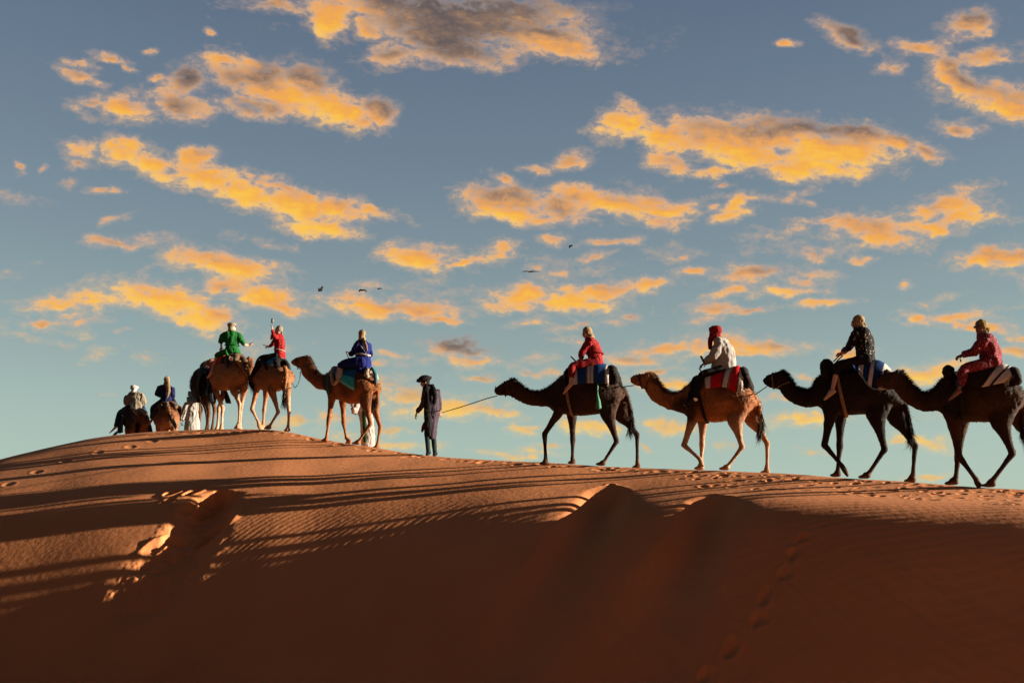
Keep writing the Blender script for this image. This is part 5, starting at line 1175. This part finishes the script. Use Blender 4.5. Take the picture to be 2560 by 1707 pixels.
person(V4, dict(base=(500, 520, 0), label='person in green tunic and beige headscarf, arm held out, riding the pale camel', group=GRP,
    head=(508, 192, 0), face=(.8, .55, 0), hs=1.0, skin=SKIN_PALE,
    torso=[(482, 238, 545, 236, .08, 0), (392, 262, 592, 260, .13, 0), (372, 330, 602, 328, .16, 0), (425, 415, 585, 420, .15, 0), (410, 470, 605, 478, .19, 0), (385, 520, 620, 520, .2, 0)],
    arms=[[(392, 285, .05), (368, 375, .08), (372, 445, -.1), (365, 470, -.14)], [(585, 282, 0), (652, 405, .02), (715, 418, -.1), (750, 408, -.14)]], sleeve=1.25, long_sleeve=False,
    legs=[[(460, 505, .1), (320, 545, -.05), (240, 775, .08), (195, 825, .02)], [(560, 510, -.1), (600, 575, -.75), (610, 740, -.85), (600, 790, -.95)]], trouser_cut=.12, trouser_w=1.2, curl=.9,
    tunic=GREEN, trousers=GREEN, scarf=dict(mat=CREAM, turban=True, tails=[]), glasses=True, belt=(((422, 418, 0), (588, 424, 0), .155), .014, GREEN)))
g = Geo(); c = V4.P(742, 402, -.14); g.ball(c, Vector((.035, 0, 0)), Vector((0, .03, 0)), Vector((0, 0, .03))); g.tube([c, V4.P(775, 378, -.16)], [.008, .005], k=1)
solo('hand_radio', g, plain('black_plastic', (.012, .012, .013), .4), 'small black device with thin aerial in the outstretched hand of the rider in green', 'radio')

# ================================================================== dark camel hidden under rugs
V3 = View(Z6, 150, 31.0, 0, 78)
camel(V3, dict(label='dark camel loaded with black rugs, between the striped white robe and the pale camel', sc=1.0, snap=.5,
    neck=[(80, 760, 200, 700), (95, 720, 195, 660), (105, 680, 190, 620)], neck_off=[-.8, -1.1, -1.3], neck_fwd=True,
    torso=[(110, 820, 110, 1060), (118, 770, 120, 1110), (140, 720, 142, 1135), (155, 715, 158, 1130), (172, 760, 175, 1100), (185, 800, 188, 1050)], torso_off=[-.8, -.55, -.1, .2, .5, .75], tw=[.18, .28, .40, .40, .31, .2],
    legs=[('f', [(60, 1030), (85, 1100), (100, 1240), (105, 1400), (112, 1468)], [-.5] * 5), ('f', [(180, 1030), (200, 1100), (215, 1240), (205, 1400), (195, 1468)], [-.55] * 5),
          ('h', [(120, 1000), (140, 1090), (185, 1250), (192, 1400), (185, 1472)], [.4] * 5), ('h', [(235, 1000), (262, 1090), (285, 1220), (262, 1400), (258, 1470)], [.4] * 5)],
    tail=[(190, 800, .85), (215, 900, .9), (225, 1020, .9), (228, 1090, .88)], col=dict(body=(.018, .010, .007), leg=(.10, .045, .018), dark=(.010, .008, .007)), darkzones=[], nohair=True))
blanket(V3, [(130, 715, -.6), (155, 690, -.1), (175, 700, .45), (200, 770, .95)], [(12, 900, -.2), (35, 1030, .3), (60, 1130, .7), (120, 1140, 1.05)], .44, cloth('black_rug', (.010, .009, .010)), 'black rug with dark red lining hanging over the loaded dark camel', seed=19, fold=.03)
g = Geo(); g.tube([V3.P(10, 870, -.05), V3.P(60, 790, -.3), V3.P(120, 720, -.55), V3.P(190, 672, -.7), V3.P(215, 690, -.7)], [.035, .06, .05, .05, .02], flat=.5)
solo('rolled_rug', g, cloth('dark_red_wool', (.16, .006, .014)), 'dark red rolled rug along the top of the loaded dark camel', 'rug', voxel=.018)
g = Geo(); g.tube([V3.P(160, 750, .95), V3.P(185, 830, 1.0), V3.P(205, 900, 1.02), V3.P(190, 980, 1.02), V3.P(178, 1040, 1.0)], [.018, .014, .022, .014, .035], k=4)
solo('cord', g, TEALR, 'teal cord with a knotted end dangling over the black rug', 'cord')
g = Geo(); g.tube([V3.P(232, 860, .98), V3.P(245, 960, 1.0), V3.P(255, 1060, 1.0), V3.P(265, 1130, .98)], [.022, .022, .022, .02], k=4)
solo('cord', g, cloth('blue_grey_cord', (.03, .06, .09)), 'straight blue grey cord hanging beside the knotted teal cord', 'cord')

# ================================================================== robed man on foot, two riders beyond the crest
VA = View(Z7, 2130, 31.4, 0)
person(VA, dict(base=(2120, 1420, 0), label='person on foot in a striped white robe and pale blue turban, holding a green rope', cat='person', 
    head=(2150, 595, 0), face=(-.35, .9, -.05), hs=1.05, skin=SKIN_DARK,
    torso=[(2080, 660, 2230, 660, .09, 0), (2030, 720, 2300, 715, .15, 0), (2000, 860, 2310, 860, .19, 0), (2000, 1020, 2310, 1020, .20, 0), (1990, 1200, 2330, 1200, .21, 0), (1970, 1380, 2345, 1380, .22, 0), (1960, 1560, 2345, 1560, .23, 0), (1960, 1800, 2340, 1800, .23, 0)], ntorso=4,
    arms=[[(2050, 760, .08), (1960, 1000, .15), (1895, 1200, .2), (1885, 1280, .2)], [(2290, 760, -.08), (2330, 980, -.2), (2270, 1120, -.35), (2230, 1140, -.4)]], sleeve=1.5,
    legs=[[(2080, 1200, .05), (2080, 1500, .05), (2080, 1830, .05), (2060, 1860, -.1)], [(2230, 1200, -.05), (2230, 1500, -.05), (2230, 1830, -.05), (2215, 1860, -.2)]],
    tunic=WHITE, trousers=WHITE, garment='robe', shoe=cloth('red_slipper', (.4, .02, .02)), wr=.03, scarf=dict(mat=SKYB, turban=True, name='turban', tails=[[(2070, 620, .1, .06), (2050, 690, .14, .04)]])))
rope([VA.P(1895, 1310, .22), VA.P(1930, 1300, .26), VA.P(2020, 1318, .26), VA.P(2130, 1270, .26), VA.P(2230, 1120, .26), VA.P(2285, 900, .22), V3.P(70, 800, -.5)], .010, cloth('bright_green_rope', (.02, .22, .07)), 'green rope hanging from the hand of the man in the striped white robe')

V2 = View(Z7, 1560, 33.0, 0, 80)
camel(V2, dict(label='chestnut camel seen from behind below the crest, carrying the rider in navy', sc=1.0, snap=1.6,
    torso=[(1440, 1000, 1450, 1290), (1470, 920, 1475, 1370), (1500, 830, 1505, 1420), (1530, 790, 1535, 1425), (1570, 860, 1570, 1400), (1600, 920, 1600, 1330)], torso_off=[-.8, -.5, -.1, .25, .5, .75], tw=[.18, .30, .41, .41, .36, .24],
    neck=[(1350, 1000, 1520, 1000), (1380, 900, 1500, 900), (1390, 850, 1490, 850)], neck_off=[-.9, -1.3, -1.6], neck_fwd=True,
    legs=[('f', [(1350, 1200), (1340, 1400), (1350, 1750), (1345, 2000), (1340, 2080)], [-.6] * 5), ('f', [(1560, 1200), (1570, 1400), (1560, 1750), (1560, 2000), (1560, 2080)], [-.6] * 5),
          ('h', [(1470, 1150), (1480, 1400), (1500, 1750), (1490, 2000), (1480, 2080)], [.5] * 5), ('h', [(1710, 1150), (1720, 1400), (1700, 1750), (1700, 2000), (1700, 2080)], [.5] * 5)],
    tail=[(1565, 880, .8), (1600, 960, .9), (1640, 1080, .92), (1690, 1190, .92), (1740, 1290, .9)], tuft=.3,
    col=dict(body=(.20, .082, .036), leg=(.36, .18, .09), dark=(.016, .011, .009)), darkzones=[(1390, 1150, .5, .35, .5)], nohair=True))
saddle(V2, 'brown sacking saddle pad behind the rider in navy', [((1610, 770, .5), (1560, 850, .55), .13, .10), ((1540, 760, .2), (1380, 900, .3), .34, .06)], PADB)
blanket(V2, [(1470, 800, -.5), (1530, 735, 0), (1580, 730, .4)], [(1170, 1080, -.3), (1190, 1150, .15), (1260, 1080, .5)], .46, cloth('black_blue_cloth', (.012, .014, .022)), 'blue black blanket over the sides of the chestnut camel', seed=21, fold=.025)
person(V2, dict(base=(1560, 720, 0), label='person in navy robe with long tan headscarf down the back, riding the chestnut camel', group=GRP,
    head=(1535, 212, 0), face=(-.3, .95, -.05), hs=1.0, skin=SKIN_DARK,
    torso=[(1470, 300, 1600, 300, .08, 0), (1360, 345, 1670, 370, .14, 0), (1340, 450, 1690, 450, .17, 0), (1390, 590, 1680, 590, .16, 0), (1380, 680, 1700, 680, .2, 0), (1360, 745, 1720, 745, .22, 0)],
    arms=[[(1370, 370, .02), (1300, 540, .05), (1400, 600, -.3), (1430, 600, -.36)], [(1660, 390, .02), (1690, 600, .02), (1620, 660, -.25), (1590, 650, -.3)]],
    legs=[[(1460, 720, .05), (1210, 880, -.25), (1180, 1160, -.1), (1080, 1290, -.15)], [(1650, 720, .05), (1770, 880, -.25), (1790, 1260, -.1), (1845, 1350, -.15)]], trouser_cut=.9, trouser_w=1.3,
    tunic=NAVY, trousers=cloth('dark_trousers', (.012, .014, .03)), scarf=dict(mat=TAN, tails=[[(1540, 180, .09, .09), (1560, 320, .16, .085), (1575, 450, .19, .075), (1560, 560, .19, .05), (1535, 640, .19, .022)]])))

V1 = View(Z7, 780, 34.0, 0, 80)
camel(V1, dict(label='dark camel with rusty rump, leftmost of the caravan, half below the crest', sc=1.0, snap=1.8,
    torso=[(700, 1060, 710, 1330), (730, 980, 735, 1430), (760, 900, 765, 1480), (790, 880, 795, 1490), (840, 950, 840, 1470), (880, 1010, 880, 1400)], torso_off=[-.8, -.5, -.1, .25, .5, .75], tw=[.18, .30, .41, .41, .36, .24],
    neck=[(610, 1050, 780, 1050), (640, 950, 760, 950), (650, 900, 750, 900)], neck_off=[-.9, -1.3, -1.6], neck_fwd=True,
    legs=[('f', [(600, 1250), (590, 1450), (600, 1800), (600, 2050), (600, 2150)], [-.6] * 5), ('f', [(820, 1250), (830, 1450), (820, 1800), (820, 2050), (820, 2150)], [-.6] * 5),
          ('h', [(740, 1200), (730, 1450), (750, 1800), (740, 2050), (740, 2150)], [.5] * 5), ('h', [(970, 1200), (980, 1450), (960, 1800), (960, 2050), (960, 2150)], [.5] * 5)],
    tail=[(850, 1000, .8), (850, 1120, .9), (830, 1260, .92), (815, 1400, .9)], tuft=.4,
    col=dict(body=(.17, .066, .022), leg=(.22, .09, .035), dark=(.010, .008, .007)), darkzones=[(560, 1220, .5, .5, .95)], nohair=True))
saddle(V1, 'rough brown and white saddle pad behind the rider in white', [((830, 915, .5), (780, 1000, .55), .14, .09), ((860, 985, .66), (800, 1030, .7), .14, .05)], cloth('pale_sacking', (.42, .33, .26)),
    tassel=([(660, 1020, .8), (700, 1060, .86), (690, 1090, .9), (780, 1170, 1.0), (880, 1215, 1.0), (960, 1220, .9), (1060, 1200, .3), (1140, 1175, -.1)], .012, TEALR))
blanket(V1, [(690, 950, -.5), (740, 890, 0), (770, 890, .35)], [(350, 1420, -.3), (360, 1500, .15), (450, 1480, .5)], .50, cloth('black_rug', (.010, .009, .010)), 'black blanket covering the side of the leftmost camel', seed=23, fold=.03)
person(V1, dict(base=(760, 880, 0), label='person in cream shirt, white turban and jeans, leftmost rider', group=GRP,
    head=(745, 430, 0), face=(.05, 1, -.05), hs=1.05, skin=SKIN,
    torso=[(665, 495, 830, 490, .09, 0), (570, 540, 930, 525, .16, 0), (525, 640, 990, 640, .20, 0), (530, 760, 990, 760, .2, 0), (570, 850, 970, 860, .21, 0), (620, 905, 960, 910, .2, 0)],
    arms=[[(590, 570, .02), (545, 740, .08), (650, 830, -.3), (690, 830, -.36)], [(920, 560, .02), (975, 740, .05), (880, 830, -.3), (840, 830, -.36)]], sleeve=1.4,
    legs=[[(620, 880, .05), (390, 1010, -.25), (290, 1340, -.05), (130, 1480, .0)], [(900, 880, .05), (1000, 1010, -.3), (1030, 1300, -.25), (1060, 1420, -.35)]], trouser_cut=.97, trouser_w=1.3,
    tunic=CREAM, trousers=DENIM, garment='shirt', wr=.03, scarf=dict(mat=cloth('white_turban_cloth', (.48, .44, .45), var=.1), turban=True, name='turban')))
bg0 = thing('shoulder_bag', V1.P(640, 880, .3), 'black shoulder bag on a strap across the back of the leftmost rider', 'bag')
g = Geo(); c = V1.P(640, 890, .28); g.ball(c, Vector((.15, 0, .02)), Vector((0, .08, 0)), Vector((-.02, 0, .15)))
m = remeshed('pouch', g, bg0.location, .018, 2); wrinkle(m, .012, 10, 8, 4.0); part('pouch', m, bg0, BLACKC)
g = Geo(); g.tube([V1.P(700, 800, .26), V1.P(760, 700, .25), V1.P(805, 600, .24), V1.P(838, 495, .16)], .016, lat=Vector((0, -1, 0)), flat=1.4, k=4); part('strap', raw_mesh('strap', g, bg0.location), bg0, BLACKC)
g = Geo(); g.tube([V1.P(350, 1440, -.2), V1.P(290, 1500, -.15), V1.P(215, 1570, -.1)], [.05, .10, .06], flat=.5)
solo('cloth_bundle', g, cloth('bright_blue_cloth', (.01, .16, .34)), 'bright blue cloth trailing below the foot of the leftmost rider', 'cloth', voxel=.02)

# ================================================================== other ropes
rope([V7.P(1195, 672, .3), V7.P(1300, 692, .1), V8.P(50, 694, .02), V8.P(132, 684, .04)], .010, GREENR, 'thin green rope from the blue striped blanket to the mouth of the light brown camel')
rope([V8.P(1150, 715, .3), V8.P(1250, 765, .1), V9.P(40, 728, .0), V9.P(122, 672, .04)], .010, GREYR, 'slack grey rope from the red striped blanket to the jaw of the black camel')
rope([V9.P(870, 530, .42), V9.P(930, 640, .46), V9.P(990, 690, .46), V10.P(1040, 690, .2), V10.P(1060, 672, .06)], .013, cloth('pale_blue_rope', (.25, .36, .42)), 'pale blue rope from the navy striped blanket to the head of the rearmost camel')

# ================================================================== birds
def bird(px, py, D, pts_l, pts_r, s, label):
    c = Vector(ray(px, py)); c = c / c.y * D + EYEV
    g = Geo(); g.tube([Vector((-.24, .05, -.02)) * s, Vector((-.1, .02, .0)) * s, Vector((.08, -.01, .01)) * s, Vector((.2, -.03, .03)) * s, Vector((.27, -.04, .01)) * s], [.02 * s, .055 * s, .06 * s, .04 * s, .012 * s], k=3, n=10)
    root = thing('bird', c, label, 'bird', 'dark birds in flight')
    part('body', raw_mesh('body', g, Vector((0, 0, 0))), root, BLACKC)
    for pts in (pts_l, pts_r):
        g = Geo(); secs = []
        n = len(pts)
        for i, p in enumerate(pts):
            ch = (.16, .15, .12, .05)[i] * s
            secs.append((Vector(p) * s, Vector((.3, ch / s * 2.2, .0)).normalized() * ch, Vector((0, 0, 1)) * .014 * s))
        g.loft(secs, k=3, n=10, cap=.1); part('wing', raw_mesh('wing', g, Vector((0, 0, 0))), root, BLACKC)
k = W / 2352
bird(1220 * k, 624 * k, 60, [(-.05, 0, .0), (-.25, .05, .05), (-.5, .1, .05), (-.72, .12, .02)], [(.05, 0, .0), (.25, .05, .03), (.5, .1, .05), (.72, .12, .05)], .75, 'dark bird gliding with level wings above the middle of the caravan')
bird(735 * k, 668 * k, 70, [(-.03, 0, .02), (-.08, .1, .12), (-.14, .2, .24), (-.2, .3, .36)], [(.03, 0, .02), (.10, -.05, .16), (.20, -.1, .32), (.26, -.1, .44)], .75, 'leftmost dark bird with wings raised in a V')
bird(834 * k, 667 * k, 70, [(-.05, 0, .02), (-.15, 0, .10), (-.28, .0, .02), (-.42, .0, -.14)], [(.05, 0, .02), (.14, 0, .08), (.24, 0, .0), (.32, 0, -.16)], .75, 'dark bird with drooping wings, second from the left')
bird(871 * k, 663 * k, 80, [(-.04, 0, .02), (-.10, .2, .06), (-.16, .4, .08), (-.22, .6, .06)], [(.04, 0, .02), (.10, .2, .06), (.18, .4, .08), (.24, .6, .06)], .7, 'small dark bird seen end on beside the bird with drooping wings')
bird(1311 * k, 564 * k, 80, [(-.04, 0, .0), (-.08, .2, -.05), (-.12, .4, -.08), (-.15, .6, -.12)], [(.04, 0, .0), (.08, .2, .05), (.13, .4, .08), (.16, .6, .05)], .7, 'tiny dark bird highest in the sky, seen end on')
